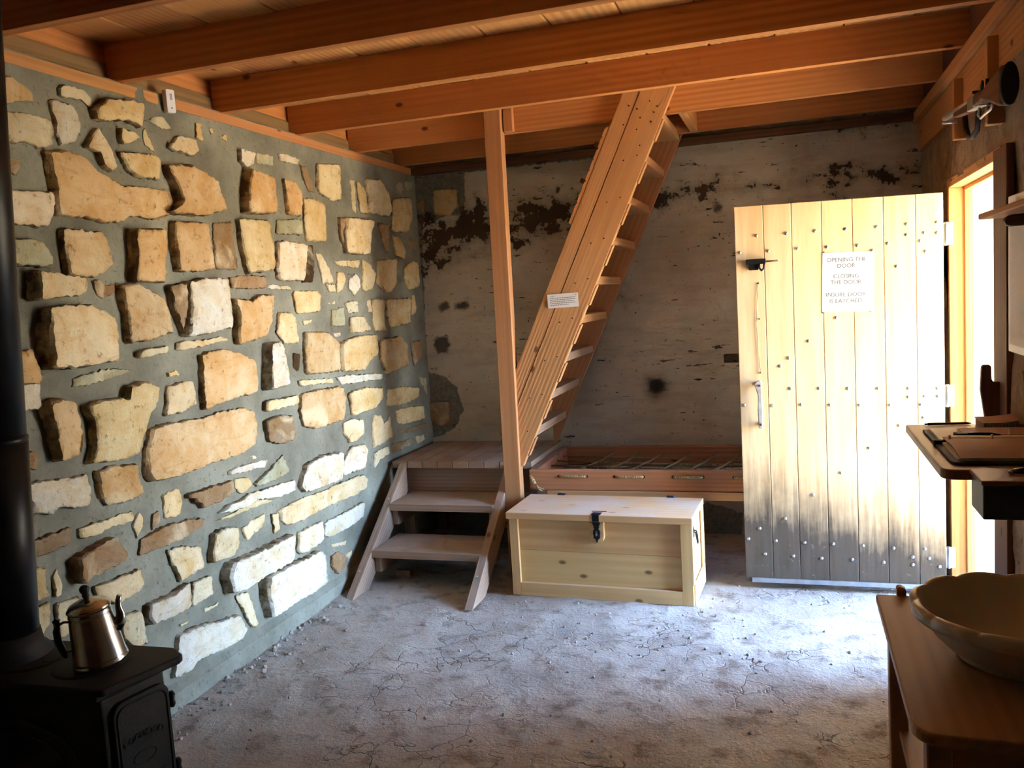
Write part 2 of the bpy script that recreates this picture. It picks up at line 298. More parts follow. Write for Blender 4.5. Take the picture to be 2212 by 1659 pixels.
# ---------------------------------------------------------------- builders
def poly_frame(origin, ux, uy):
    ux = Vector(ux).normalized(); uy = Vector(uy).normalized(); uz = ux.cross(uy)
    m = Matrix((ux, uy, uz)).transposed().to_4x4(); m.translation = Vector(origin); return m
class MB:
    def __init__(s): s.bm = bmesh.new(); s.mats = []; s.mi = 0
    def _new(s, vs, fs):
        V = [s.bm.verts.new(v) for v in vs]
        for f in fs:
            try:
                F = s.bm.faces.new([V[i] for i in f]); F.material_index = s.mi
            except ValueError: pass
        return V
    def box(s, lo, hi, m=None):
        x0, y0, z0 = lo; x1, y1, z1 = hi
        vs = [Vector(p) for p in ((x0,y0,z0),(x1,y0,z0),(x1,y1,z0),(x0,y1,z0),(x0,y0,z1),(x1,y0,z1),(x1,y1,z1),(x0,y1,z1))]
        if m is not None: vs = [m @ v for v in vs]
        s._new(vs, [(3,2,1,0),(4,5,6,7),(0,1,5,4),(1,2,6,5),(2,3,7,6),(3,0,4,7)]); return s
    def prism(s, pts, d0, d1, m=None):
        n = len(pts); vs = [Vector((p[0], p[1], d0)) for p in pts] + [Vector((p[0], p[1], d1)) for p in pts]
        if m is not None: vs = [m @ v for v in vs]
        s._new(vs, [tuple(range(n-1, -1, -1)), tuple(range(n, 2*n))] + [(i, (i+1) % n, n+(i+1) % n, n+i) for i in range(n)]); return s
    def tube(s, pts, r, seg=10, closed=False):
        pts = [Vector(p) for p in pts]; n = len(pts); rs = r if isinstance(r, (list, tuple)) else [r]*n
        rings = []; up = None
        for i, p in enumerate(pts):
            a = pts[i-1] if (i or closed) else p; b = pts[(i+1) % n] if (i < n-1 or closed) else p
            t = (b-a).normalized()
            if up is None: up = t.orthogonal().normalized()
            up = (up - t*up.dot(t)); up = up.normalized() if up.length > 1e-6 else t.orthogonal().normalized()
            w = t.cross(up)
            rings.append([s.bm.verts.new(p + (up*cos(2*pi*j/seg) + w*sin(2*pi*j/seg))*rs[i]) for j in range(seg)])
        for i in range(n if closed else n-1):
            A, B = rings[i], rings[(i+1) % n]
            for j in range(seg):
                F = s.bm.faces.new((A[j], A[(j+1) % seg], B[(j+1) % seg], B[j])); F.material_index = s.mi; F.smooth = True
        if not closed:
            for R, rev in ((rings[0], True), (rings[-1], False)):
                F = s.bm.faces.new(R[::-1] if rev else R); F.material_index = s.mi
        return s
    def lathe(s, prof, seg=40, m=None, mod=None, close=True):
        m = m or Matrix(); rings = []
        for k, (r, z) in enumerate(prof):
            if r < 1e-5: rings.append([s.bm.verts.new(m @ Vector((0, 0, z)))]); continue
            R = []
            for j in range(seg):
                a = 2*pi*j/seg; rr, zz = (mod(k, a, r, z) if mod else (r, z))
                R.append(s.bm.verts.new(m @ Vector((rr*cos(a), rr*sin(a), zz))))
            rings.append(R)
        for A, B in zip(rings, rings[1:]):
            for j in range(seg):
                q = [A[j % len(A)], A[(j+1) % len(A)], B[(j+1) % len(B)], B[j % len(B)]]
                u = []
                for x in q:
                    if x not in u: u.append(x)
                if len(u) > 2:
                    F = s.bm.faces.new(u); F.smooth = True; F.material_index = s.mi
        return s
    def build(s, name, mat, parent=None, frame=None, bevel=0.0, smooth=False, seg=2):
        bmesh.ops.recalc_face_normals(s.bm, faces=s.bm.faces)
        inv = (frame or (WM[parent] if parent else Matrix())).inverted()
        s.bm.transform(inv)
        me = bpy.data.meshes.new(name); s.bm.to_mesh(me); s.bm.free()
        for mm in (mat if isinstance(mat, (list, tuple)) else [mat]): me.materials.append(mm)
        if smooth:
            for p in me.polygons: p.use_smooth = True
        o = bpy.data.objects.new(name, me); COL.objects.link(o)
        place(o, inv.inverted(), parent)
        if bevel:
            b = o.modifiers.new('bevel', 'BEVEL'); b.width = bevel; b.segments = seg; b.limit_method = 'ANGLE'; b.angle_limit = .6
        return o
WM = {}
def place(o, m, parent=None):
    if parent is not None:
        o.parent = parent; o.matrix_parent_inverse = Matrix(); o.matrix_basis = WM[parent].inverted() @ m
    else: o.matrix_basis = m
    WM[o] = m
def tag(o, label=None, cat=None, group=None, kind=None):
    if label: o['label'] = label
    if cat: o['category'] = cat
    if group: o['group'] = group
    if kind: o['kind'] = kind
    return o
def thing(name, loc, label, cat, group=None, rz=0.0):
    o = bpy.data.objects.new(name, None); o.empty_display_size = .05; COL.objects.link(o)
    place(o, Matrix.Translation(loc) @ Matrix.Rotation(rz, 4, 'Z')); return tag(o, label, cat, group)
def board(name, mat, parent, a, b, w, t, up=(0, 0, 1), bevel=.003, cut=None):
    """a board from a to b: w across `up`, t through; grain along its length"""
    a, b = Vector(a), Vector(b); x = (b-a); L = x.length; x.normalize()
    z = Vector(up); z = (z - x*z.dot(x)).normalized(); y = z.cross(x)
    m = Matrix((x, y, z)).transposed().to_4x4(); m.translation = (a+b)/2
    mb = MB(); mb.box((-L/2, -t/2, -w/2), (L/2, t/2, w/2), m)
    return mb.build(name, mat, parent, m, bevel)
def boards(name, mat, parent, frame, boxes, bevel=.003):
    mb = MB()
    for lo, hi in boxes: mb.box(lo, hi, frame)
    return mb.build(name, mat, parent, frame, bevel)
def text_mesh(name, body, size, frame, mat, parent, extrude=.0004, align='CENTER', stretch=1.0):
    c = bpy.data.curves.new(name, 'FONT'); c.body = body; c.size = size; c.align_x = align; c.align_y = 'CENTER'; c.extrude = extrude
    t = bpy.data.objects.new('t', c); COL.objects.link(t)
    bpy.context.view_layer.update()
    me = bpy.data.meshes.new_from_object(t.evaluated_get(bpy.context.evaluated_depsgraph_get()))
    bpy.data.objects.remove(t); bpy.data.curves.remove(c)
    me.materials.clear(); me.materials.append(mat)
    o = bpy.data.objects.new(name, me); COL.objects.link(o)
    place(o, frame @ Matrix.Diagonal((stretch, 1, 1, 1)), parent); return o

def dup(o, m, parent):
    c = o.copy(); COL.objects.link(c); place(c, m, parent); return c
def pegs(name, mat, parent, pts, r, d, seg=8):
    """many small round heads, each an object of its own, sharing one mesh; d is the axis vector"""
    first = None; out = []
    for p in pts:
        m = Matrix.Translation(p)
        if first is None: first = MB().tube([Vector(p), Vector(p)+Vector(d)], r, seg).build(name, mat, parent, m); out.append(first)
        else: out.append(dup(first, m, parent))
    return out
STONES=[('t',2.26,[2119,2266,2161,2284,2182,2270,2241,2248,2240,2219,2197,2210,2120,2190,2109,2191]),
('c',1.64,[2352,2287,2370,2299,2406,2298,2465,2305,2503,2275,2499,2248,2446,2264,2352,2261]),
('c',2.26,[2073,2168,2106,2169,2240,2177,2305,2173,2308,2131,2305,2098,2250,2075,2197,2082,2093,2073,2060,2073]),
('w',2.26,[2311,2240,2388,2237,2414,2226,2423,2196,2413,2148,2398,2114,2335,2095,2318,2133]),
('y',4.12,[2490,2238,2551,2287,2620,2292,2669,2304,2725,2301,2728,2264,2708,2216,2657,2224,2588,2226,2555,2209,2496,2207]),
('g',1.64,[2754,2249,2817,2275,2870,2278,2901,2244,2846,2235,2795,2245]),
('c',2.88,[2456,2133,2506,2181,2536,2140,2566,2089,2576,2052,2544,2037,2509,2049,2493,2090,2438,2104]),
('y',2.88,[2613,2198,2674,2189,2713,2178,2687,2165,2612,2140,2607,2173]),
('y',1.64,[2754,2223,2775,2195,2783,2161,2796,2133,2749,2156,2737,2189]),
('c',2.88,[2861,2165,2927,2217,3032,2221,3046,2179,3012,2149,2955,2154,2900,2158]),
('y',1.64,[3059,2292,3100,2299,3093,2222,3050,2231]),
('w',1.02,[3146,2282,3168,2290,3181,2272,3153,2261]),
('y',1.02,[3205,2259,3262,2278,3262,2245,3226,2252]),
('y',2.88,[2600,2110,2664,2116,2763,2122,2813,2111,2793,2034,2708,2028,2644,2038,2617,2068]),
('t',2.88,[2261,2063,2346,2078,2412,2068,2442,2035,2525,2007,2598,1988,2719,1994,2831,1991,2848,1959,2827,1903,2753,1880,2646,1887,2564,1862,2488,1851,2404,1865,2283,1861,2279,1919,2274,1995]),
('b',1.64,[2081,2032,2127,2036,2165,2022,2161,1997,2141,1973,2115,1992,2079,2016]),
('w',3.50,[2051,1926,2135,1927,2262,1932,2271,1903,2234,1819,2161,1820,2037,1827]),
('t',5.36,[2819,2085,2954,2102,3049,2082,3117,2058,3140,2002,3164,1948,3044,1917,2824,1907,2886,1954,2868,2019]),
('w',3.50,[3337,2226,3437,2223,3416,2168,3366,2152,3329,2171]),
('g',1.64,[3470,2223,3539,2232,3603,2230,3596,2186,3469,2177]),
('w',1.64,[3651,2247,3713,2256,3845,2247,3819,2217,3667,2217]),
('t',5.98,[3363,2135,3435,2133,3545,2118,3527,1958,3322,1943,3327,2053]),
('t',2.88,[3674,2131,3757,2129,3815,2090,3820,2029,3795,1966,3677,1972,3676,2054]),
('b',1.64,[3842,2224,3905,2209,3942,2158,3963,2097,3903,2099,3854,2164]),
('y',2.26,[3999,2243,4137,2261,4239,2269,4230,2089,4140,2073,4014,2094,3982,2138]),
('y',2.26,[3841,2054,3947,2060,4053,2041,4031,1854,3837,1845,3832,1953]),
('g',2.26,[3586,1929,3668,1939,3810,1948,3798,1874,3576,1867]),
('g',3.50,[2058,1778,2119,1774,2197,1775,2224,1749,2232,1719,2232,1698,2204,1693,2052,1695]),
('t',3.50,[2297,1818,2390,1813,2462,1817,2488,1769,2497,1703,2472,1686,2425,1661,2298,1663,2294,1746]),
('t',5.98,[2611,1831,2749,1839,2746,1759,2733,1641,2690,1641,2584,1646,2608,1755]),
('t',4.12,[2843,1873,3045,1880,3053,1797,3058,1693,2842,1681,2827,1763]),
('b',1.64,[3109,1886,3240,1897,3238,1813,3255,1698,3102,1696]),
('y',3.50,[3278,1912,3502,1923,3523,1816,3512,1700,3428,1688,3306,1680,3279,1806]),
('c',5.98,[2150,1673,2239,1667,2349,1652,2348,1625,2321,1599,2183,1586,2140,1582]),
('b',1.64,[2407,1647,2443,1649,2476,1627,2538,1638,2519,1610,2448,1581,2422,1606]),
('c',6.60,[2180,1558,2263,1561,2356,1556,2410,1533,2447,1510,2452,1443,2443,1367,2321,1356,2159,1366,2160,1442]),
('t',4.12,[2520,1625,2612,1634,2650,1613,2737,1576,2756,1522,2767,1449,2664,1425,2541,1422,2539,1513]),
('w',5.98,[2877,1632,2966,1650,3121,1651,3126,1541,3123,1448,2994,1432,2837,1426,2866,1530]),
('b',4.12,[2780,1624,2886,1633,2881,1530,2846,1426,2828,1458,2793,1533]),
('b',2.26,[3184,1656,3264,1667,3449,1668,3447,1614,3313,1608,3189,1616]),
('w',1.64,[3472,1629,3654,1617,3666,1601,3469,1611]),
('t',4.12,[3167,1568,3301,1552,3377,1578,3477,1577,3447,1469,3399,1399,3181,1368,3191,1507]),
('y',2.26,[3676,1593,3903,1595,3929,1562,3902,1491,3693,1482]),
('c',2.26,[3531,1492,3639,1492,3669,1461,3686,1345,3562,1346,3504,1401]),
('c',3.50,[2592,1390,2740,1393,2732,1367,2580,1364]),
('c',2.26,[2806,1404,2958,1404,3082,1409,3134,1396,2985,1379,2802,1374]),
('t',4.12,[2935,1344,3081,1355,3175,1331,3284,1287,3269,1148,3102,1142,2922,1120,2930,1242]),
('w',6.60,[3392,1356,3469,1358,3490,1283,3504,1156,3354,1151,3383,1256]),
('t',3.50,[2021,1395,2076,1424,2118,1426,2130,1385,2139,1344,2124,1295,2085,1275,2005,1276]),
('g',1.64,[2285,1319,2369,1331,2457,1334,2554,1318,2436,1297,2280,1287]),
('y',1.64,[2738,1288,2789,1295,2817,1273,2741,1275]),
('c',2.26,[2727,1234,2792,1245,2880,1241,2886,1151,2821,1132,2694,1126,2714,1175]),
('t',5.98,[2130,1251,2181,1260,2224,1246,2250,1195,2256,1120,2239,1070,2166,1061,2155,1138]),
('y',4.74,[2308,1224,2394,1229,2498,1221,2515,1236,2507,1260,2576,1272,2647,1243,2629,1180,2591,1144,2549,1081,2523,1016,2400,1017,2301,1029,2333,1107,2328,1173]),
('t',2.88,[2617,1090,2717,1095,2903,1085,3026,1092,3179,1087,3255,1059,3269,993,3246,919,3149,895,2997,897,2874,890,2732,888,2585,897,2562,937,2577,1017]),
('c',3.50,[3355,1098,3463,1091,3619,1090,3619,1047,3348,1052]),
('b',3.50,[3335,1004,3438,1017,3556,999,3567,937,3566,891,3469,878,3358,913]),
('b',1.64,[2016,1111,2097,1106,2102,1077,2094,1048,2009,1066]),
('c',1.64,[2028,1197,2062,1175,2058,1148,2021,1149]),
('w',2.88,[2013,1011,2113,1003,2207,992,2280,992,2291,925,2278,879,2174,900,2156,910,2122,892,2058,910,2051,947]),
('t',2.88,[2325,988,2394,990,2515,977,2521,911,2539,866,2466,854,2361,861,2332,909]),
('y',1.64,[2645,828,2738,831,2750,784,2737,730,2644,736]),
('b',3.50,[2766,799,2902,799,3058,790,3062,748,2995,730,2861,724]),
('y',1.64,[3089,790,3173,782,3202,743,3129,718,3088,749]),
('w',1.64,[3058,838,3181,839,3347,824,3318,797,3154,810,3055,818]),
('c',1.02,[3183,867,3265,865,3298,848,3215,850]),
('t',2.88,[3673,1088,3819,1093,4070,1077,4095,1009,4052,904,3890,905,3784,903,3669,929,3647,1004]),
('y',2.26,[4146,1033,4304,1045,4550,1015,4546,961,4448,914,4168,910]),
('y',1.64,[4621,996,4835,993,5061,955,5066,897,4843,879,4592,902]),
('c',2.26,[4061,881,4166,890,4279,868,4257,793,4180,764,4111,768,4052,828]),
('c',1.64,[4424,873,4501,861,4521,804,4630,837,4640,709,4523,693,4384,691,4380,782]),
('y',1.64,[4719,862,5122,835,5131,742,4790,760,4727,780]),
('b',1.02,[4667,728,4982,720,5152,713,5160,681,4815,698]),
('b',1.02,[4614,667,4934,649,4916,612,4625,609]),
('c',1.02,[4958,654,5115,642,5121,605,4985,600]),
('c',1.64,[4389,663,4579,660,4582,617,4428,602,4373,568]),
('w',4.12,[3649,743,3784,755,3972,743,3972,644,3948,600,3759,602,3614,613,3578,652]),
('w',2.88,[4008,678,4112,742,4263,731,4293,691,4251,602,4108,607,4005,608]),
('g',2.26,[3220,741,3313,770,3460,823,3481,793,3505,736,3393,723,3246,724]),
('w',2.88,[2965,675,3032,697,3141,697,3177,709,3342,699,3535,688,3534,639,3409,639,3229,669,3135,658,3027,668]),
('y',1.64,[2937,649,3041,648,3108,661,3246,664,3376,633,3207,639,3040,638]),
('c',2.26,[3396,576,3570,585,3786,572,3978,576,4220,565,4269,528,4253,487,4151,477,3835,487,3595,479,3448,492,3415,535]),
('w',2.26,[3791,410,3951,408,4158,414,4212,409,4182,338,4073,324,3840,323,3780,340]),
('c',2.26,[3532,427,3645,430,3763,425,3763,329,3685,312,3542,321,3518,340]),
('w',5.98,[2973,455,3081,448,3268,446,3447,445,3432,345,3402,325,3214,328,3061,317,2965,331,2945,404]),
('w',5.36,[3209,315,3345,313,3516,296,3688,289,3713,257,3714,121,3601,112,3420,123,3228,122,3210,208,3204,281]),
('c',1.64,[3111,568,3175,578,3283,591,3256,534,3177,514,3135,502]),
('c',2.26,[3332,571,3381,566,3381,485,3343,481]),
('c',1.02,[3823,282,4015,251,4020,228,3836,262]),
('b',2.26,[3823,221,3888,226,3949,191,3977,157,3937,119,3869,108,3815,167]),
('c',1.02,[3978,181,4056,187,4042,153,3977,122]),
('b',2.26,[1996,931,2042,929,2042,889,2030,842,1984,845]),
('y',2.26,[2234,815,2302,813,2473,812,2483,775,2319,780,2311,772,2232,778]),
('b',2.26,[2004,824,2094,829,2202,827,2191,774,2117,770,1997,774]),
('c',1.64,[2477,765,2518,801,2526,745,2488,700]),
('b',1.64,[2580,773,2614,776,2620,732,2570,709]),
('b',2.26,[2512,696,2631,710,2783,697,2858,680,2844,651,2700,635,2569,637,2496,642]),
('b',5.36,[2186,723,2245,737,2361,747,2403,672,2377,652,2232,644,2190,636,2183,682]),
('c',2.26,[2638,610,2697,611,2822,573,2839,483,2770,480,2690,472,2653,556]),
('c',4.12,[2902,603,2976,609,3054,587,3052,505,2999,480,2875,492,2875,525]),
('y',2.26,[1964,738,2080,730,2072,670,2085,630,1951,643]),
('c',1.64,[2105,690,2124,708,2135,654,2127,619,2108,616]),
('y',2.26,[1946,610,2082,610,2066,543,2032,515,1974,524,1936,534]),
('c',2.88,[2265,598,2358,594,2485,590,2489,532,2462,512,2353,505,2274,562]),
('c',2.26,[2111,594,2195,590,2177,554,2140,482,2105,480,2102,550]),
('c',2.26,[2368,453,2460,447,2488,305,2411,326,2364,374]),
('w',4.12,[2496,453,2605,444,2724,458,2714,360,2509,370,2485,409]),
('c',2.88,[2752,442,2868,438,2862,364,2734,352]),
('c',1.02,[2815,314,2910,309,2898,296,2817,297]),
('c',1.02,[2667,306,2717,302,2711,295,2671,301]),
('w',3.50,[2648,265,2723,273,2886,235,3011,214,3055,134,3017,107,2899,115,2731,134,2690,113,2600,122,2622,207]),
('c',2.26,[3019,294,3107,283,3152,116,3106,120,3053,225]),
('w',2.88,[3564,1823,3627,1835,3830,1824,3815,1780,3777,1649,3552,1649,3542,1687,3561,1755]),
('d',2.26,[3839,1817,3892,1824,3863,1636,3769,1640,3811,1744]),
('c',4.12,[4235,1987,4559,1989,4512,1913,4482,1799,4224,1796,4212,1908]),
('b',2.26,[4189,1985,4260,1980,4224,1832,4180,1869]),
('c',1.64,[3924,1789,3977,1781,4023,1721,4085,1640,3971,1631,3947,1710]),
('c',1.64,[3998,1626,4093,1626,4087,1587,4038,1583]),
('y',1.64,[4113,1751,4391,1762,4373,1716,4138,1727]),
('y',1.64,[4123,1693,4192,1689,4216,1655,4157,1596,4104,1578]),
('w',1.64,[4325,1685,4375,1665,4377,1615,4305,1565,4239,1605,4257,1655]),
('y',1.64,[4424,1763,4520,1739,4569,1687,4545,1613,4449,1583,4396,1594]),
('y',1.64,[4618,1767,4879,1779,4855,1634,4769,1579,4682,1580,4584,1634]),
('y',1.64,[4989,1725,5108,1773,5191,1763,5194,1610,5020,1588,4977,1656]),
('y',1.64,[4838,1916,4942,1915,5009,1839,4999,1782,4857,1801]),
('b',1.02,[5075,1910,5224,1952,5205,1846,5075,1830]),
('b',1.64,[4654,1986,4812,1985,4771,1814,4724,1829]),
('y',2.26,[4877,2143,5136,2177,5142,2051,5070,1955,4831,1948]),
('c',2.26,[4544,2226,4732,2242,4818,2170,4852,2075,4795,2033,4547,2041]),
('c',1.02,[4359,2207,4412,2213,4402,2021,4363,2038]),
('y',1.64,[4431,2205,4525,2174,4537,2113,4558,2032,4447,2034]),
('g',1.02,[4946,2250,5097,2277,5210,2284,5202,2242,5027,2180,4935,2182]),
('c',1.02,[3997,1551,4102,1554,4087,1520,4002,1527]),
('g',1.64,[4042,1492,4161,1503,4155,1400,4019,1407]),
('c',1.64,[4185,1527,4311,1534,4333,1473,4216,1467]),
('c',2.26,[4222,1446,4392,1445,4457,1364,4218,1357]),
('c',1.02,[4442,1532,4499,1536,4498,1462,4442,1464]),
('y',1.64,[4502,1535,4674,1532,4638,1387,4667,1347,4502,1356]),
('y',2.26,[4698,1531,5025,1535,4998,1381,4915,1373,4707,1367,4682,1439]),
('y',1.02,[5062,1559,5112,1558,5119,1435,5047,1426]),
('t',2.88,[3744,1389,3946,1377,4069,1317,4056,1172,3913,1172,3729,1186,3729,1295]),
('y',2.26,[4094,1315,4288,1338,4532,1328,4526,1222,4417,1189,4343,1144,4094,1159]),
('t',2.88,[4549,1295,4837,1304,4921,1247,4926,1121,4624,1094,4553,1177]),
('b',1.64,[4990,1254,5161,1255,5143,1149,5020,1101]),
('d',1.02,[3635,1294,3684,1290,3682,1174,3626,1180]),
('c',2.26,[3659,1158,3974,1133,3970,1114,3671,1130]),
('w',2.26,[4022,1137,4296,1123,4552,1097,4548,1070,4083,1091]),
('w',1.02,[4044,1372,4121,1368,4118,1349,4040,1349]),
('g',1.02,[5091,1023,5207,1011,5201,890,5149,933]),
('y',1.02,[3742,1448,3836,1449,3825,1435,3755,1425])]
BSTONES=[('y',2,[-2179,2221,-2015,2212,-2016,2114,-2077,2050,-2184,2065]),
('b',1,[-2324,2143,-2245,2170,-2252,2072]),
('b',2,[-2314,835,-2170,838,-2174,699,-2242,674,-2317,721])]
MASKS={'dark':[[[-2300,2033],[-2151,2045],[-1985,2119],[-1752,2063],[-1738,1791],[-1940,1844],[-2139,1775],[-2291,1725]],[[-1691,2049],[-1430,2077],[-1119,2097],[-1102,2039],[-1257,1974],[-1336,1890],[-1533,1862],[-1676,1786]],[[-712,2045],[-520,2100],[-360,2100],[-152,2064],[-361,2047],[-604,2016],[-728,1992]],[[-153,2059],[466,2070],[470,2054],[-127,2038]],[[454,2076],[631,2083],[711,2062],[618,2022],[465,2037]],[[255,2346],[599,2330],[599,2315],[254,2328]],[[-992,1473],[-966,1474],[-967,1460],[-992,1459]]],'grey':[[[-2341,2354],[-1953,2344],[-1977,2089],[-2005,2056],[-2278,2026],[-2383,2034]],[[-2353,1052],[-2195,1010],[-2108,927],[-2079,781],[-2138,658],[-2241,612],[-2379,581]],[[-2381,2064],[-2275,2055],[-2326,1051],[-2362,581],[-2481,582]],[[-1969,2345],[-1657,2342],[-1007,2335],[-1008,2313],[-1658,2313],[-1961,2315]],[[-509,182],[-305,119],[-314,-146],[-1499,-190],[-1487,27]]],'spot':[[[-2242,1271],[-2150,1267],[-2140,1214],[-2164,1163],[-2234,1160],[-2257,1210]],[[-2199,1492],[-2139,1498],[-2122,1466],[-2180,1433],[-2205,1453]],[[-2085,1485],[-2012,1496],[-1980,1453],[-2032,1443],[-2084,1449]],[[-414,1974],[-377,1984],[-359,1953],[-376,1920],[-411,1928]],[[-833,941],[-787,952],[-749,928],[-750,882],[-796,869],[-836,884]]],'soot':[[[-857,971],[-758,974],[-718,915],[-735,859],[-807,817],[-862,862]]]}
STUDS=[(-145,1723),(-10,1723),(118,1724),(251,1721),(383,1721),(509,1723),(633,1721),(-224,1648),(-94,1647),(38,1648),(169,1645),(301,1643),(429,1642),(509,1675),(581,1678),(634,1674),(564,1644),(586,1595),(466,1536),(202,1315),(77,1210),(-15,1133),(-55,1095),(364,1615),(-11,986),(119,983),(246,979),(377,976),(508,973),(630,970),(-228,909),(-96,904),(36,906),(165,902),(296,899),(428,897),(559,896),(507,934),(575,935),(631,934),(570,836),(466,800),(334,694),(208,575),(80,465),(-51,345),(-173,293),(-228,238),(-98,232),(36,227),(167,225),(300,220),(434,213),(569,213),(-150,163),(-18,158),(113,151),(251,150),(390,142),(517,173),(517,135),(587,169),(631,131)]
# ---------------------------------------------------------------- setting: floor, walls, ceiling
def grid(name, u0, u1, v0, v1, step, fn, mat, skip=None, attrs=None):
    nu = int((u1-u0)/step)+1; nv = int((v1-v0)/step)+1; vs = []; uv = []
    for j in range(nv+1):
        for i in range(nu+1):
            u = u0+(u1-u0)*i/nu; v = v0+(v1-v0)*j/nv; vs.append(fn(u, v)); uv.append((u, v))
    fs = []
    for j in range(nv):
        for i in range(nu):
            uc = u0+(u1-u0)*(i+.5)/nu; vc = v0+(v1-v0)*(j+.5)/nv
            if skip and skip(uc, vc): continue
            a = j*(nu+1)+i; fs.append((a, a+1, a+nu+2, a+nu+1))
    me = bpy.data.meshes.new(name); me.from_pydata(vs, [], fs); me.materials.append(mat)
    for p in me.polygons: p.use_smooth = True
    for an, f in (attrs or {}).items():
        at = me.attributes.new(an, 'FLOAT', 'POINT'); at.data.foreach_set('value', [f(u, v) for u, v in uv])
    o = bpy.data.objects.new(name, me); COL.objects.link(o); WM[o] = Matrix(); o['kind'] = 'structure'; return o
def N(x, y, z, s, d=4): return noise.fractal(Vector((x*s, y*s, z*s)), 1.0, 2.0, d)
def floor_z(x, y):
    e = max(0.0, 1 - (x - XL)/.22)
    return -.012 + .011*N(x, y, 0, 1.6) + .0055*N(x, y, 3, 7.0) + .03*e*e*(.6 + .5*N(x, y, 7, 5))
grid('floor', -2.42, .78, YF, 5.35, .022, lambda x, y: (x, y, floor_z(x, y)), M['floor'])
# --- stones: ring meshes with jagged outlines, standing proud of the mortar
TINT = {'c': (.86,.82,.70), 'w': (.86,.85,.80), 'y': (.86,.79,.62), 't': (.82,.72,.56), 'b': (.62,.53,.42), 'g': (.66,.67,.58), 'd': (.28,.22,.15)}
def jag_outline(pts, step=.010, amp=.0042, seed=0):
    P = [Vector(p) for p in pts]; Q = []
    for a, b in zip(P, P[1:]+P[:1]): Q += [a.lerp(b, .07), a.lerp(b, .93)]
    out = []
    for a, b in zip(Q, Q[1:]+Q[:1]):
        n = max(1, int((b-a).length/step)); d = (b-a); nr = Vector((-d.y, d.x)).normalized() if d.length else Vector((0, 0))
        for i in range(n):
            p = a.lerp(b, i/n); k = noise.fractal(Vector((p.x*55, p.y*55, seed*3.1)), 1.0, 2.0, 3)
            out.append(p + nr*k*amp*1.6)
    return out
def add_stones(data, to3, vs, fs, col, scale=.001):
    for si, (t, h, flat) in enumerate(data):
        h = h/100.0
        pts = [Vector((flat[i]*scale, flat[i+1]*scale)) for i in range(0, len(flat), 2)]
        out = jag_outline(pts, seed=si); c = sum(out, Vector((0, 0)))/len(out)
        size = sum((p-c).length for p in out)/len(out)
        tilt = Vector((rnd.uniform(-.05, .05), rnd.uniform(-.05, .05))) * (1 if h > .03 else .5)
        tc = lin(TINT[t]); vr = rnd.uniform(.90, 1.06); hr = rnd.uniform(-.05, .05)
        tc = (min(1, tc[0]*vr*(1+hr)), min(1, tc[1]*vr), min(1, tc[2]*vr*(1-hr)))
        e = min(.004, size*.05)
        rings = [(1.06, -.022, 1.0), (1.035, h*.45, 1.0), (1.02, h-.006, .7), (1-e/max(size, .02), h-.001, .15), (.80, h, 0), (.55, h, 0), (.28, h, 0)]
        base = len(vs); n = len(out)
        for r, z, al in rings:
            for p in out:
                q = c + (p-c)*r; zz = z
                if z >= h-.002: zz += .010*noise.fractal(Vector((q.x*9, q.y*9, si*1.7)), 1.0, 2.0, 4 if r > .7 else 2)*(1 if r < .99 else .4) + tilt.dot(q-c)
                elif z > 0: q = q + (p-c).normalized()*.004*noise.noise(Vector((q.x*50, q.y*50, z*60+si)))
                vs.append(to3(q.x, q.y, zz)); col.append(tc + (al,))
        vs.append(to3(c.x, c.y, h + .010*noise.fractal(Vector((c.x*9, c.y*9, si*1.7)), 1.0, 2.0, 2))); col.append(tc + (0.0,))
        for k in range(len(rings)-1):
            for j in range(n):
                a = base+k*n+j; b = base+k*n+(j+1) % n; fs.append((a, b, b+n, a+n))
        k = base+(len(rings)-1)*n
        for j in range(n): fs.append((k+j, k+(j+1) % n, base+len(rings)*n))
def mortar_x(y, z):
    b = .004*N(y, z, 1, 3.0) + .0022*N(y, z, 5, 14.0)
    f = .035*max(0.0, min(1.0, (.10 + .012*N(y, 0, 2, 6) - z)/.02))
    return b + f + .007
def masonry(name, gridargs, stones, to3, extra=None):
    o = grid(name, *gridargs); me = o.data
    vs = [tuple(v.co) for v in me.vertices]; nf = len(me.polygons); fs = [tuple(p.vertices) for p in me.polygons]
    col = [(.5, .5, .5, 0.0)]*len(vs); at = {a.name: [d.value for d in a.data] for a in me.attributes if a.data_type == 'FLOAT' and a.domain == 'POINT'}
    add_stones(stones, to3, vs, fs, col)
    m2 = bpy.data.meshes.new(name); m2.from_pydata(vs, [], fs); m2.materials.append(me.materials[0]); m2.materials.append(M['stone'])
    mi = [0]*nf + [1]*(len(fs)-nf); m2.polygons.foreach_set('material_index', mi)
    m2.polygons.foreach_set('use_smooth', [True]*len(fs))
    ca = m2.color_attributes.new('tint', 'FLOAT_COLOR', 'POINT'); ca.data.foreach_set('color', [x for c in col for x in c])
    for k, v in at.items():
        a = m2.attributes.new(k, 'FLOAT', 'POINT'); a.data.foreach_set('value', v + [0.0]*(len(vs)-len(v)))
    m2.update(); bm = bmesh.new(); bm.from_mesh(m2); 
    for e in bm.edges:
        if len(e.link_faces) == 2 and e.calc_face_angle(0) > .28: e.smooth = False
    bm.to_mesh(m2); bm.free()
    o.data = m2; bpy.data.meshes.remove(me); return o
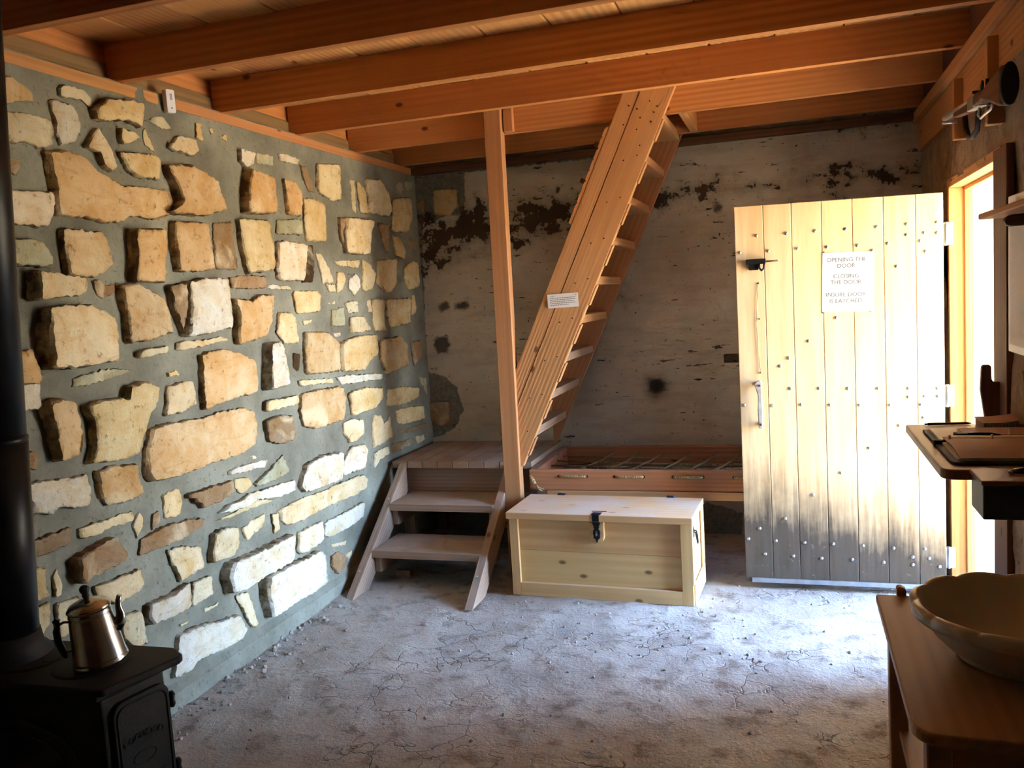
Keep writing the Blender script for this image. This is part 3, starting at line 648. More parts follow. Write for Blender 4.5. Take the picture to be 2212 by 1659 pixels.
# stones of the part of the left wall beside and behind the stove pipe, out of the camera's frame
def filler(seed, u0, u1, v0, v1):
    r = random.Random(seed); out = []; v = v0
    while v < v1 - .08:
        hh = r.uniform(.12, .24); u = u0
        while u < u1 - .1:
            ww = r.uniform(.12, .34); hh2 = min(hh, v1 - v) - .03
            if hh2 > .05:
                a = [u + .02, v + .015, u + ww - .02, v + .015 + r.uniform(-.01, .01), u + ww - .015, v + hh2, u + .02 + r.uniform(0, .02), v + hh2 - r.uniform(0, .02)]
                out.append((r.choice('cytcbw'), r.choice((2, 3, 4, 6)), [int(x*1000) for x in a]))
            u += ww
        v += hh
    return out
LW = lambda y, z, h: (XL + h, y, z)
masonry('wall_left', (-1.25, 5.35, -.06, 2.37, .026, lambda y, z: (XL + mortar_x(y, z), y, z), M['mortar']), STONES + filler(3, -1.2, 2.0, .12, 2.28), LW)
def inside_dist(p, poly):
    x, z = p; ins = False; d = 9.0; n = len(poly)
    for i in range(n):
        x1, z1 = poly[i]; x2, z2 = poly[(i+1) % n]
        if (z1 > z) != (z2 > z) and x < (x2-x1)*(z-z1)/(z2-z1)+x1: ins = not ins
        dx, dz = x2-x1, z2-z1; L = dx*dx+dz*dz
        t = max(0, min(1, ((x-x1)*dx+(z-z1)*dz)/L)) if L else 0
        d = min(d, math.hypot(x-x1-t*dx, z-z1-t*dz))
    return d if ins else -d
def mask_fn(key, wd):
    polys = [[(a/1000, b/1000) for a, b in q] for q in MASKS[key]]
    bb = [(min(a for a, b in q)-wd, max(a for a, b in q)+wd, min(b for a, b in q)-wd, max(b for a, b in q)+wd) for q in polys]
    def f(x, z):
        v = 0.0
        for q, B in zip(polys, bb):
            if B[0] < x < B[1] and B[2] < z < B[3]: v = max(v, min(1.0, max(0.0, .5 + .5*inside_dist((x, z), q)/wd)))
        return v
    return f
NICHE = (-.395, -.13, 1.03, 1.09)
def back_y(x, z):
    return YB + .006*N(x, z, 9, 1.2) + .004*N(x, z, 4, 6.0) - .02*max(0, min(1, (.16 - z)/.08))
masonry('wall_back', (-2.36, .78, -.06, 2.40, .018, lambda x, z: (x, back_y(x, z), z), M['white'],
        lambda x, z: NICHE[0] < x < NICHE[1] and NICHE[2] < z < NICHE[3],
        {'dark': mask_fn('dark', .15), 'grey': mask_fn('grey', .035), 'spot': mask_fn('spot', .02), 'soot': mask_fn('soot', .05)}), BSTONES, lambda x, z, h: (x, YB - h, z))
mb = MB(); x0, x1, z0, z1 = NICHE                                   # small square hole in the back wall
for lo, hi in (((x0-.02, YB+.12, z0-.02), (x1+.02, YB+.14, z1+.02)), ((x0-.02, YB+.02, z0-.02), (x1+.02, YB+.13, z0)), ((x0-.02, YB+.02, z1), (x1+.02, YB+.13, z1+.02)), ((x0-.02, YB+.02, z0), (x0, YB+.13, z1)), ((x1, YB+.02, z0), (x1+.02, YB+.13, z1))): mb.box(lo, hi)
tag(mb.build('trim_1', M['rubble']), kind='structure')
DY0, DY1, DZ = 3.375, 4.425, 1.90                                   # rough doorway opening in the right wall
def right_x(y, z):
    return XR + .018*N(y, z, 2, 2.2) + .010*N(y, z, 6, 8.0)
RST = [('b', 3, [2920,1010,3090,1000,3110,1110,3010,1180,2900,1120]), ('c', 3, [2840,330,3010,310,3040,480,2930,520,2830,450]), ('b', 2, [2860,560,3050,560,3060,700,2900,710]),
       ('b', 3, [2900,770,3080,760,3090,900,2920,910]), ('b', 3, [2860,80,3050,90,3040,250,2880,240])] + filler(5, -1.1, 2.5, .1, 2.1)
masonry('wall_right', (YF-.05, 5.35, -.06, 2.40, .028, lambda y, z: (right_x(y, z), y, z), M['rubble'],
        lambda y, z: DY0 < y < DY1 and z < DZ, None), RST, lambda y, z, h: (XR + .012 - h, y, z))
mb = MB()
for lo, hi in (((XR+.05, YF-.1, -.1), (XR+.75, DY0, 2.6)), ((XR+.05, DY1, -.1), (XR+.75, 5.6, 2.6)), ((XR+.05, DY0, DZ), (XR+.75, DY1, 2.6))): mb.box(lo, hi)
core = mb.build('wall_right_core', M['stucco'])
core.name = 'wall_right_outer'; tag(core, kind='structure')
mb = MB(); mb.box((XL-.4, YF-.1, -.1), (XL-.06, 5.6, 2.6)); mb.box((XL-.4, YB+.15, -.1), (XR+.4, 5.6, 2.6))
tag(mb.build('wall_outer', M['mortar']), kind='structure')
mb = MB(); mb.box((XL-.4, YF-.3, -.1), (XR+.75, YF, 2.6)); tag(mb.build('wall_front', M['dark']), kind='structure')
# --- ceiling of wide boards laid across the joists
fr = Matrix.Rotation(pi/2, 4, 'Z'); bx = []; x = XL - .10; k = 0
while x < XR + .1:
    w = .262 + rnd.uniform(-.006, .006); t = rnd.uniform(0, .003)
    bx.append(((YF-.05, -(x+w), 2.506 - t), (5.4, -x, 2.536))); x += w + .0035
o = boards('ceiling', M['board'], None, fr, bx, .007); tag(o, kind='structure')
mb = MB(); mb.box((XL-.4, YF-.3, 2.537), (XR+.75, 5.6, 2.62)); tag(mb.build('ceiling_light_seal', M['dark']), kind='structure')  # unseen slab added over the boards to stop light leaking in
mb = MB(); mb.box((XR+.76, -60, -.30), (90, 80, -.06)); tag(mb.build('ground', M['ground']), kind='structure')
mb = MB(); mb.box((XR-.02, DY0, -.08), (XR+.80, DY1, -.012)); tag(mb.build('trim_2', M['ground']), kind='structure')   # door sill of packed earth
# --- wall plates, rim boards and ledger
def struct_board(name, mat, *a, **k): return tag(board(name, mat, None, *a, **k), kind='structure')
struct_board('trim_3', M['plate'], (XL-.035, 2.905, 2.345), (XL-.035, 5.24, 2.345), .042, .09)
struct_board('trim_4', M['plate'], (XL-.035, YF, 2.345), (XL-.035, 2.845, 2.345), .042, .09)
struct_board('trim_5', M['rim'], (XL-.045, YF, 2.405), (XL-.045, 5.25, 2.405), .075, .035, bevel=.015)
struct_board('trim_6', M['joist'], (XL-.055, YF, 2.473), (XL-.055, 5.25, 2.473), .066, .03)
struct_board('trim_7', M['plate'], (XR-.02, YF, 2.334), (XR-.02, 5.25, 2.334), .05, .045)
struct_board('trim_8', M['plate'], (XR+.0, YF, 2.232), (XR+.0, 5.25, 2.232), .15, .03)
struct_board('trim_9', M['dark'], (XL, YB-.03, 2.343), (XR, YB-.03, 2.343), .04, .06)
struct_board('trim_10', M['dark'], (XR-.0, YF, 2.432), (XR-.0, 5.25, 2.432), .145, .03)
# --- door frame
fm = Matrix()
mb = MB()
fro = thing('trim_11', (XR, 3.9, 0), None, None); tag(fro, 'plain fir frame around the bright open doorway', None, None, 'structure')
board('jamb', M['frame'], fro, (XR+.046, 4.405, -.02), (XR+.046, 4.405, 1.875), .10, .035, up=(1, 0, 0))
board('jamb', M['dark'], fro, (XR+.046, 3.385, -.02), (XR+.046, 3.385, 1.915), .10, .025, up=(1, 0, 0))
board('header', M['frame'], fro, (XR+.046, 3.375, 1.895), (XR+.046, 4.425, 1.895), .04, .10, up=(0, 0, 1))
board('stop', M['frame'], fro, (XR+.072, 4.382, -.02), (XR+.072, 4.382, 1.874), .025, .014, up=(1, 0, 0))
board('stop', M['frame'], fro, (XR+.072, 3.397, 1.867), (XR+.072, 4.388, 1.867), .016, .025, up=(0, 0, 1))
board('casing', M['dark'], fro, (XR-.012, 3.29, -.02), (XR-.012, 3.29, 1.90), .19, .024, up=(0, 1, 0))
# ---------------------------------------------------------------- ceiling joists
JL = [(2.035, 'dark reddish-brown ceiling joist nearest the camera, crossing the top left corner'),
      (2.628, 'dark reddish-brown ceiling joist, second one back from the camera'),
      (3.235, 'reddish-brown ceiling joist with rough-sawn fuzzy lower edge, third one back'),
      (3.83, 'orange-brown ceiling joist with one big round knot, just in front of the stair top'),
      (4.44, 'pale orange ceiling joist that the stair and the wooden post are fixed to'),
      (5.03, 'shadowy brown ceiling joist closest to the whitewashed back wall')]
for y, lb in JL:
    o = board('ceiling_joist', M['joist'], None, (XL-.03, y+.021, 2.4355), (XR-.005, y+.021, 2.4355), .139, .042, bevel=.002)
    tag(o, lb, 'ceiling joist', 'joists under the loft floor')
# ---------------------------------------------------------------- post, landing, steps, stair
t = thing('support_post', (-1.46, 4.41, 0), 'upright square wooden post standing beside the stair foot, reaching the joist', 'post')
board('shaft', M['post'], t, (-1.474, 4.406, -.01), (-1.462, 4.406, 2.50), .092, .064, up=(1, 0, 0), bevel=.004)
board('cleat', M['plate'], t, (-1.385, 4.421, 2.368), (-1.385, 4.421, 2.50), .05, .036, up=(1, 0, 0))
t = thing('landing_platform', (-1.86, 4.9, 0), 'low weathered plank platform in the corner at the stair foot', 'platform')
fr = Matrix.Rotation(pi/2, 4, 'Z'); fr.translation = Vector((0, 0, 0))
bx = []; n = 9; wd = (2.272-1.405)/n
for i in range(n):
    xx = -2.272 + i*wd; bx.append(((4.545 + rnd.uniform(-.003, .003), -(xx+wd-.003), .535), (5.235, -xx, .575)))
boards('deck', M['worn'], t, fr, bx, .002)
boards('apron', M['worn'], t, Matrix.Translation((-1.85, 4.615, .45)), [((-.40, -.018, -.06), (.42, .018, .083)), ((-.40, -.018, -.118), (.42, .018, -.063))], .002)
board('end_board', M['worn'], t, (-1.42, 4.62, .48), (-1.42, 5.22, .48), .108, .03)
for zb, hb in ((.315, .215), (.10, .20)): board('end_board', M['worn'], t, (-1.42, 4.62, zb), (-1.42, 5.22, zb), hb, .03)  # lower boards added to block light from reaching under the deck
board('joist', M['dark'], t, (-2.25, 5.19, .48), (-1.44, 5.19, .48), .108, .035)
for x, y in ((-2.235, 4.66), (-1.45, 4.66), (-2.235, 5.15), (-1.45, 5.18)):
    board('leg', M['worn'], t, (x, y, -.01), (x, y, .535), .07, .04, up=(1, 0, 0))
t = thing('platform_steps', (-1.87, 4.1, 0), 'short two-tread open wooden steps leading up to the platform', 'steps')
SL = .565/.77
def stringer(x0, x1):
    pts = [(3.782, -.012), (3.972, -.012), (4.545, .40), (4.545, .565)]
    a = math.atan2(.565, .77); fm = poly_frame(((x0+x1)/2, 4.16, .28), (0, cos(a), sin(a)), (0, -sin(a), cos(a)))
    m = poly_frame((0, 0, 0), (0, 1, 0), (0, 0, 1)); mb = MB(); mb.prism(pts, x0, x1, m)
    return mb.build('stringer', M['worn'], t, fm, .003)
for x0, x1 in ((-2.226, -2.182), (-1.562, -1.518)):
    s = stringer(x0, x1); nn = Vector((0, -.565, .77)).normalized()      # bolt heads on the sloping edge
    pegs('screw', M['zinc'], s, [Vector(((x0+x1)/2, yy, (yy-3.782)*SL)) - nn*.002 for yy in (3.93, 4.33)], .005, nn*.005)
for y0, y1, z in ((4.035, 4.375, .19), (4.285, 4.594, .385)):
    board('tread', M['worn'], t, (-2.182, (y0+y1)/2, z-.02), (-1.562, (y0+y1)/2, z-.02), y1-y0, .04, up=(0, 1, 0))
    for x in (-2.163, -1.581):
        board('cleat', M['worn'], t, (x, y0+.03, z-.085), (x, y1-.01, z-.085), .085, .034)
t = tag(MB().box((-2.13, 4.19, -.012), (-2.04, 4.24, .032)).build('wood_block', M['worn'], None, Matrix.Translation((-2.085, 4.215, .01)), .003), 'small wood offcut lying in the dark under the bottom step', 'block')
# steep stair: two wide stringers (each of two planks) and nine treads
t = thing('steep_stair', (-1.2, 4.75, .575), 'steep orange fir ladder stair rising right from the platform to the loft', 'stair')
SS = 2.119; ang = math.atan(SS)
def xr(z): return -1.385 + (z - .635)/SS
def plank(y0, y1, o0, o1, z0, z1, name='stringer', mat=None, par=None):
    m = poly_frame((0, 0, 0), (1, 0, 0), (0, 0, 1)); pts = []; XC = -1.428                                            # foot cut plumb against the post
    for o, rev in ((o0, 0), (o1, 1)):
        zc = z0 if xr(z0)-o >= XC else .635 + (XC + o + 1.385)*SS
        e = [(max(xr(zc)-o, XC), zc), (xr(z1)-o, z1)]
        if rev: e = e[::-1] + ([(XC, max(z0, .635 + (XC + o0 + 1.385)*SS))] if xr(z0)-o0 >= XC and zc > z0 else [])
        pts += e
    mid = Vector((-1.0, (y0+y1)/2, (z0+z1)/2)); fm = poly_frame(mid, (cos(ang), 0, sin(ang)), (-sin(ang), 0, cos(ang)))
    return MB().prism(pts, -y1, -y0, m).build(name, mat or M['stair'], par or t, fm, .003)
plank(4.400, 4.440, 0, .172, .578, 2.503); plank(4.402, 4.440, .175, .262, .578, 2.503)
plank(5.105, 5.145, 0, .262, .578, 2.503, mat=M['post'])
for k in range(9):
    z = .785 + .2*k; w = .215
    board('tread', M['worn'] if k < 3 else M['stair'], t, (xr(z-.02)-w/2-.012, 4.440, z-.022), (xr(z-.02)-w/2-.012, 5.105, z-.022), w, .044, up=(1, 0, 0), bevel=.004)
for k in range(9): z = .785 + .2*k; plank(4.404, 4.440, -.011, 0, z-.150, z-.048, 'edge_cleat')
nl = []                                                              # nail heads where each tread is fixed
for k in range(9):
    z = .785 + .2*k
    nl += [(xr(z)+dx, 4.4005, z+dz) for dx, dz in ((-.06, -.012), (-.13, -.03))]
nl += [(xr(dz)+dx, 4.4005, dz) for dx, dz in ((-.05, 2.40), (-.10, 2.43), (-.15, 2.40), (-.05, 2.33), (-.11, 2.30), (-.20, 2.42), (-.19, 2.33), (-.06, 2.22))]
pegs('nail', M['iron'], t, nl, .0038, (0, -.0025, 0), 6)
t = thing('notched_strip', (-1.02, 4.42, 2.1), 'thin notched wooden strip with two metal tabs along the stair edge', 'strip')
mb = MB(); m = poly_frame((0, 0, 0), (cos(ang), 0, sin(ang)), (-sin(ang), 0, cos(ang)))
a = Vector((xr(1.86)-.262, 0, 1.86)); b = Vector((xr(2.33)-.262, 0, 2.33)); L = (b-a).length
fmm = m.copy(); fmm.translation = Vector((a.x, 4.42, a.z)); pts = [(0, .001)]
for i in range(9):
    s0 = L*i/9; s1 = L*(i+.85)/9; pts += [(s0, .019), (s1, .019), (s1, .013)]
    if i < 8: pts += [(L*(i+1)/9, .013)]
pts = [(0, .001), (L, .001)] + [p for p in pts[1:]][::-1]
mb.prism(pts, -.012, .016, fmm); mb.build('strip', M['board'], t, fmm)
for f in (.43, .80):
    MB().box((L*f-.012, .012, -.004), (L*f+.012, .046, .004), fmm).build('tab', M['rust'], t, fmm, .003)
t = thing('trimmer_block', (-.52, 4.75, 2.44), 'pale stub board framing the stair opening between the two rear joists', 'board')
board('block', M['board'], t, (-.49, 4.484, 2.43), (-.49, 5.028, 2.43), .13, .04)
t = thing('info_card', (-1.137, 4.398, 1.47), 'small white printed card pinned on the stair side plank', 'card')
a = -.032; fm = Matrix.Translation((-1.137, 4.3975, 1.468)) @ Matrix.Rotation(-.02, 4, 'Y') @ Matrix.Rotation(pi/2, 4, 'X')
MB().box((-.083, -.037, -.001), (.083, .037, .001), fm).build('card', M['paper'], t, fm)
mb = MB(); rr = random.Random(3)
for i, (l0, l1) in enumerate([(-.065, -.045), (-.07, .068), (-.07, .07), (-.07, .06), (-.07, .069), (-.07, .03)]):
    yy = .026 - i*.009 - (.002 if i else 0); x = l0
    while x < l1:
        w = rr.uniform(.004, .012); mb.box((x, yy-.0016, .001), (min(x+w, l1), yy+.0016, .0013), fm); x += w+.0022
mb.build('printed_lines', M['ink'], t, fm)
MB().tube([fm @ Vector((.073, .027, .001)), fm @ Vector((.073, .027, .005))], .004, 8).build('pin', M['zinc'], t)
# ---------------------------------------------------------------- rope bed
t = thing('rope_bed', (-.4, 4.8, 0), 'low reddish rope-laced bed frame along the whitewashed back wall', 'bed')
bl, br, bf, bb = -1.400, .62, 4.462, 5.205
rail = board('front_rail', M['bed'], t, (bl, bf+.02, .490), (br, bf+.02, .490), .112, .040, bevel=.004)
board('back_rail', M['bed'], t, (bl+.04, bb-.02, .490), (br, bb-.02, .490), .112, .040)
board('end_rail', M['bed'], t, (bl+.02, bf+.04, .490), (bl+.02, bb, .490), .112, .040)
board('end_rail', M['bed'], t, (br-.02, bf+.04, .490), (br-.02, bb-.04, .490), .112, .040)
board('ledge', M['bedlight'], t, (bl+.10, bf+.012, .411), (br, bf+.012, .411), .044, .040)
for x in (-1.20, .50):
    for y in (bf+.06, bb-.06): board('leg', M['bed'], t, (x, y, -.01), (x, y, .43), .07, .05, up=(1, 0, 0))
pr = 0.31; hx = -1.229; k = 0; xs = []
while hx + k*pr < br - .1:
    xs += [hx + k*pr, hx + k*pr + .154]; k += 1
pegs('hole', M['iron'], t, [(x, bf-.0015, .512) for x in xs], .0085, (0, .0055, 0), 10)
for i in range(k):
    x = hx + i*pr; x2 = x + .154
    MB().tube([(x, bf+.006, .512), (x+.01, bf-.004, .5125), (x+.04, bf-.008, .513), (x+.10, bf-.008, .512), (x2-.012, bf-.004, .5125), (x2, bf+.006, .512)], .0075, 8).build('rope_stitch', M['rope'], t)
mb = MB()
for i, x in enumerate(xs):
    s = .012*sin(i*2.3); mb.tube([(x, bf+.035, .512), (x+s+.05, 4.70, .498), (x+s+.12, 4.95, .497), (x+.17, bb-.035, .510)], .006, 8)
for i, y in enumerate((4.62, 4.78, 4.92, 5.06)):
    z = .490 + .006*(i % 2); mb.tube([(bl+.03, y, .505), (-1.0, y+.01, z), (-.5, y-.008, z-.006), (0, y+.006, z), (br-.03, y, .505)], .006, 8)
mb.build('rope_netting', M['rope'], t)
mb = MB(); r5 = random.Random(5)
mb.tube([(bl+.006, bf-.004, .518), (bl+.02, bf-.012, .495), (bl+.035, bf-.012, .472)], [.007, .013, .009], 8)
for i in range(7):
    e = Vector((bl+.055+r5.uniform(0, .035), bf-.01+r5.uniform(-.012, .01), .425+r5.uniform(0, .015)))
    mb.tube([(bl+.034, bf-.012, .475), Vector((bl+.045, bf-.016, .452)).lerp(e, .3), e], [.005, .004, .0015], 6)
mb.build('rope_tail', M['rope'], t)
# ---------------------------------------------------------------- pine chest
A = -radians(2.14); C0 = Vector((-1.381, 4.014, -.006)); t = thing('pine_chest', C0, 'pale knotty pine chest with black hasp standing before the rope bed', 'chest', rz=A)
F = WM[t]; CW, CD, CH = .912, .375, .398
def cb(name, mat, boxes, par=None, bev=.003): return boards(name, mat, par or t, F, boxes, bev)
cb('front_panel', M['pine'], [((.03, .022, .05), (CW-.03, .036, .232)), ((.03, .022, .233), (CW-.03, .036, CH))], bev=.0015)
cb('back_panel', M['pine'], [((.0, CD-.016, .0), (CW, CD, CH))]); cb('bottom_panel', M['pine'], [((.01, .02, .03), (CW-.01, CD-.01, .045))])
for nm, x0, x1 in (('end_panel', 0, .018), ('end_panel', CW-.018, CW)): cb(nm, M['pine'], [((x0+.003 if x0 == 0 else x0, .02, 0), (x1 if x0 == 0 else x1-.003, CD-.016, CH))])
zf = Matrix.Rotation(pi/2, 4, 'Y')
def stile(x0, x1, y0, y1):
    fm = F @ Matrix.Translation(((x0+x1)/2, (y0+y1)/2, CH/2)) @ zf; h = CH/2
    MB().box((-h, -(y1-y0)/2, -(x1-x0)/2), (h, (y1-y0)/2, (x1-x0)/2), fm).build('stile', M['pine'], t, fm, .002)
stile(0, .045, 0, .0215); stile(CW-.052, CW, 0, .0215)
cb('base_rail', M['pine'], [((.045, 0, 0), (CW-.052, .0215, .068))], bev=.002)
fr = F @ Matrix.Translation((CW, 0, 0)) @ Matrix.Rotation(pi/2, 4, 'Z')
boards('side_rail', M['pine'], t, fr, [((.022, -.008, 0), (CD, 0, .10))], .002)
boards('side_stile', M['pine'], t, fr, [((.30, -.008, .10), (CD, 0, CH-.002))], .002); boards('side_stile', M['pine'], t, fr, [((.0, -.004, .10), (.05, 0, CH-.002))], .002)
lid = cb('lid', M['pine'], [((-.012, -.012, .398), (CW+.008, CD+.012, .432))], bev=.003)
fm = F @ Matrix.Translation((.455, 0, 0)) @ Matrix.Rotation(pi/2, 4, 'X')
pts = [(-.036, .395), (-.036, .322)] + [(-.036*cos(a), .322-.036*sin(a)*1.0) for a in (.3, .6, .9, 1.2, pi/2, 1.94, 2.24, 2.54, 2.84)] + [(.036, .322), (.036, .395)]
MB().prism(pts, -.022, .002, fm).build('lock_block', M['pine'], t, F, .002)
hs = thing  # hasp: strap over the lid edge with a pierced drop plate
half = [(.017, .435), (.016, .405), (.019, .395), (.017, .380), (.012, .374), (.015, .368), (.010, .362), (.017, .352), (.018, .338), (.015, .325), (.018, .318), (.010, .312), (.0045, .304), (.003, .294)]
pts = half + [(-x, z) for x, z in half[::-1]]
mb = MB(); mb.prism(pts, .003, .006, fm); mb.prism([(x, z) for x, z in ((-.017, .400), (.017, .400), (.017, .4345), (-.017, .4345))], .006, .014, fm)
hp = mb.build('hasp', M['iron'], t, F, .001)
MB().prism([(.005*cos(a*pi/6), .338+.013*sin(a*pi/6)) for a in range(12)], .006, .008, fm).build('keyhole', M['zinc'], hp, F)
MB().tube([fm @ Vector((.005*cos(a*pi/4), .338+.003*sin(a*pi/4)+.006, .008+.006*sin(a*pi/8))) for a in range(9)], .0015, 6).build('staple', M['iron'], hp)
cb('hasp_plate', M['bluemetal'], [((.432, -.0125, .4322), (.478, .034, .4350))], bev=.0008)
cb('lid_label', M['rust'], [((.420, .052, .4322), (.494, .066, .4332))], bev=0)
for x in (.165, .755):
    h = cb('hinge', M['bluemetal'], [((x-.02, CD-.002, .4322), (x+.02, CD+.014, .4345))], bev=.0008)
    MB().tube([F @ Vector((x-.022, CD+.016, .434)), F @ Vector((x+.022, CD+.016, .434))], .005, 8).build('hinge_barrel', M['bluemetal'], h)
mb = MB(); cx = CW+.002
mb.prism([(.032, .325), (.062, .325), (.062, .375), (.032, .375)], cx, cx+.003, F @ poly_frame((0, 0, 0), (0, 1, 0), (0, 0, 1)))
h = mb.build('side_handle', M['iron'], t, F)
MB().tube([F @ Vector(p) for p in ((cx+.003, .036, .362), (cx+.016, .036, .360), (cx+.020, .040, .338), (cx+.020, .054, .300), (cx+.018, .060, .290), (cx+.014, .058, .320), (cx+.010, .056, .345), (cx+.002, .056, .348))], .0036, 8).build('ring', M['iron'], h)
# ---------------------------------------------------------------- the open plank door
DF = 4.30; D0 = Vector((-.246, DF, 0))
t = thing('door_1', D0, 'open studded plank door, sunlit, standing in front of the back wall', None, None); t['kind'] = 'structure'
fd = Matrix.Translation(D0)
sx = [-.246, -.113, .014, .147, .281, .413, .547, .661]; mb = MB()
for a, b in zip(sx, sx[1:]):
    za, zb = 1.866 - .0164*(a+.246), 1.866 - .0164*(b+.246)
    mb.prism([(a+.0008, .018), (b-.0008, .018), (b-.0008, zb), (a+.0008, za)], -DF-.045, -DF, poly_frame((0, 0, 0), (1, 0, 0), (0, 0, 1)))
leaf = mb.build('door_leaf', M['door'], t, fd, .0025)
sm = None
for sx_, sz_ in STUDS:
    x, z = sx_/1000, sz_/1000
    if sm is None:
        o = MB().lathe([(.0085, 0), (.0078, .003), (.005, .0055), (0, .0065)], 12, poly_frame((x, DF, z), (1, 0, 0), (0, 0, 1))).build('stud', M['zinc'], leaf, poly_frame((x, DF, z), (1, 0, 0), (0, 0, 1))); sm = o
    else:
        o = sm.copy(); COL.objects.link(o); place(o, poly_frame((x, DF, z), (1, 0, 0), (0, 0, 1)), leaf)
fk = Matrix.Translation((.22, DF-.004, .032)); MB().box((-.216, DF-.008, .020), (.660, DF, .043)).build('kick_strip', M['zinc'], t, fk, .001)
for z in (1.667, .935, .175):
    h = MB().box((.650, DF+.004, z-.05), (.699, DF+.008, z+.05)).build('hinge', M['zinc'], t, None, .0008)
    MB().tube([(.671, DF+.004, z-.052), (.671, DF+.004, z+.052)], .007, 10).build('hinge_pin', M['zinc'], h)
b = MB().box((-.196, DF-.030, 1.588), (-.105, DF, 1.612)).box((-.182, DF-.024, 1.560), (-.140, DF, 1.588)).build('slide_latch', M['iron'], t, None, .003)
MB().tube([(-.118, DF-.02, 1.598), (-.051, DF-.02, 1.598)], .0042, 8).build('bolt_rod', M['rust'], b)
MB().tube([(-.136, DF-.026, 1.592), (-.136, DF-.028, 1.570), (-.126, DF-.028, 1.556), (-.114, DF-.028, 1.566), (-.112, DF-.026, 1.592)], .0055, 8).build('latch_staple', M['iron'], b)
MB().tube([(-.143, DF-.004, 1.497), (-.150, DF-.005, 1.42), (-.158, DF-.004, 1.302), (-.153, DF-.004, 1.18), (-.145, DF-.005, 1.066)], .0014, 6).build('latch_string', M['rope'], t)
mb = MB(); m = poly_frame((0, 0, 0), (1, 0, 0), (0, 0, 1))
mb.prism([(-.175, 1.012), (-.168, 1.028), (-.150, 1.034), (-.138, 1.024), (-.141, .960), (-.139, .880), (-.140, .802), (-.155, .796), (-.160, .806), (-.163, .880), (-.160, .960)], -DF+.030, -DF+.044, m)
pb = mb.build('pull_handle', M['aged'], t, Matrix.Translation((-.15, DF-.035, .92)), .004)
MB().box((-.168, DF-.032, 1.004), (-.138, DF, 1.024)).build('handle_foot', M['bluemetal'], pb, None, .003); MB().box((-.160, DF-.032, .808), (-.141, DF, .826)).build('handle_foot', M['bluemetal'], pb, None, .003)
for z in (1.008, .818): MB().tube([(-.152, DF-.0445, z), (-.152, DF-.048, z)], .006, 10).build('screw', M['rust'], pb)
pegs('nail', M['iron'], t, [(-.143, DF, 1.497), (-.144, DF, 1.326), (-.146, DF, 1.066)], .0035, (0, -.006, 0))
t = thing('door_notice', (.255, DF-.002, 1.478), 'white laminated notice on the open door about opening and closing it', 'sign')
fm = Matrix.Translation((.255, DF-.002, 1.478)) @ Matrix.Rotation(.03, 4, 'Y') @ Matrix.Rotation(pi/2, 4, 'X')
MB().box((-.110, -.138, -.0015), (.110, .138, .0005), fm).build('sheet', M['paper'], t, fm)
for s, y in (('OPENING THE', .103), ('DOOR', .075), ('CLOSING', .027), ('THE DOOR', -.001), ('INSURE DOOR', -.058), ('IS LATCHED', -.088)):
    text_mesh('lettering', s, .0265, fm @ Matrix.Translation((-.006, y, .0008)), M['ink'], t, .0003)
for x, y in ((-.104, .141), (.105, .139), (-.102, -.141), (.104, -.139)):
    MB().tube([fm @ Vector((x, y, -.002)), fm @ Vector((x, y, .004))], .004, 8).build('tack', M['zinc'], t)
# ---------------------------------------------------------------- rifle on its wall rack
t = thing('gun_rack', (XR-.03, 3.8, 2.0), 'pair of upright wooden battens with pegs above the doorway', 'rack', None)
for y, z0, z1 in ((3.98, 2.03, 2.27), (3.36, 1.985, 2.275)):
    u = board('batten', M['plate'], t, (XR-.022, y, z0), (XR-.022, y, z1), .045, .055, up=(0, 1, 0))
    zz = 2.097 if y > 3.6 else 2.050
    MB().tube([(XR-.04, y-.035, zz), (XR-.095, y-.035, zz+.003)], .0075, 10).build('peg', M['zinc'], u)
t = thing('rifle', (.625, 3.45, 2.08), 'old lever rifle lying on the rack above the doorway, butt toward the room', 'rifle')
ax = Vector((0, 1.09, .080)).normalized(); rf = poly_frame((.626, 2.912, 2.038), ax, (0, -ax.z, ax.y))
def rp(pts, h, n, mat, bev=.006, par=None): return MB().prism(pts, -h, h, rf).build(n, mat, par or t, rf, bev, seg=3)
stock = rp([(.018, -.062), (.06, -.060), (.20, -.030), (.30, -.012), (.34, -.020), (.42, -.022), (.42, .020), (.34, .022), (.29, .014), (.20, .030), (.06, .050), (.018, .054)], .023, 'stock', M['dark'], .012)
bp = rf @ poly_frame((0, -.004, 0), (0, 0, 1), (0, 1, 0)); MB().prism([(.025*cos(a*pi/16), .062*sin(a*pi/16)) for a in range(32)], -.019, .004, bp).build('butt_pad', M['rubber'], stock, rf, .003)
rp([(.36, -.026), (.56, -.024), (.56, .020), (.36, .022)], .015, 'receiver', M['zinc'], .004)
rp([(.56, -.026), (.82, -.018), (.82, .002), (.56, .006)], .016, 'fore_end', M['dark'], .006)
MB().tube([rf @ Vector((.56, .008, 0)), rf @ Vector((1.10, .008, 0))], .0125, 14).build('barrel', M['zinc'], t, rf)
MB().tube([rf @ Vector(p) for p in ((.42, -.024, 0), (.44, -.050, 0), (.40, -.062, 0), (.34, -.056, 0), (.24, -.050, 0), (.22, -.034, 0))], .0045, 8).build('lever', M['zinc'], t, rf)
rp([(.375, .018), (.40, .018), (.392, .046), (.378, .058), (.370, .050)], .004, 'hammer', M['iron'], .002)
rp([(.30, .012), (.315, .014), (.312, .052), (.300, .052)], .005, 'tang_sight', M['iron'], .001)
t = thing('hanging_strap', (.655, 3.62, 2.05), 'dark U-shaped leather strap hanging from the gun rack', 'strap')
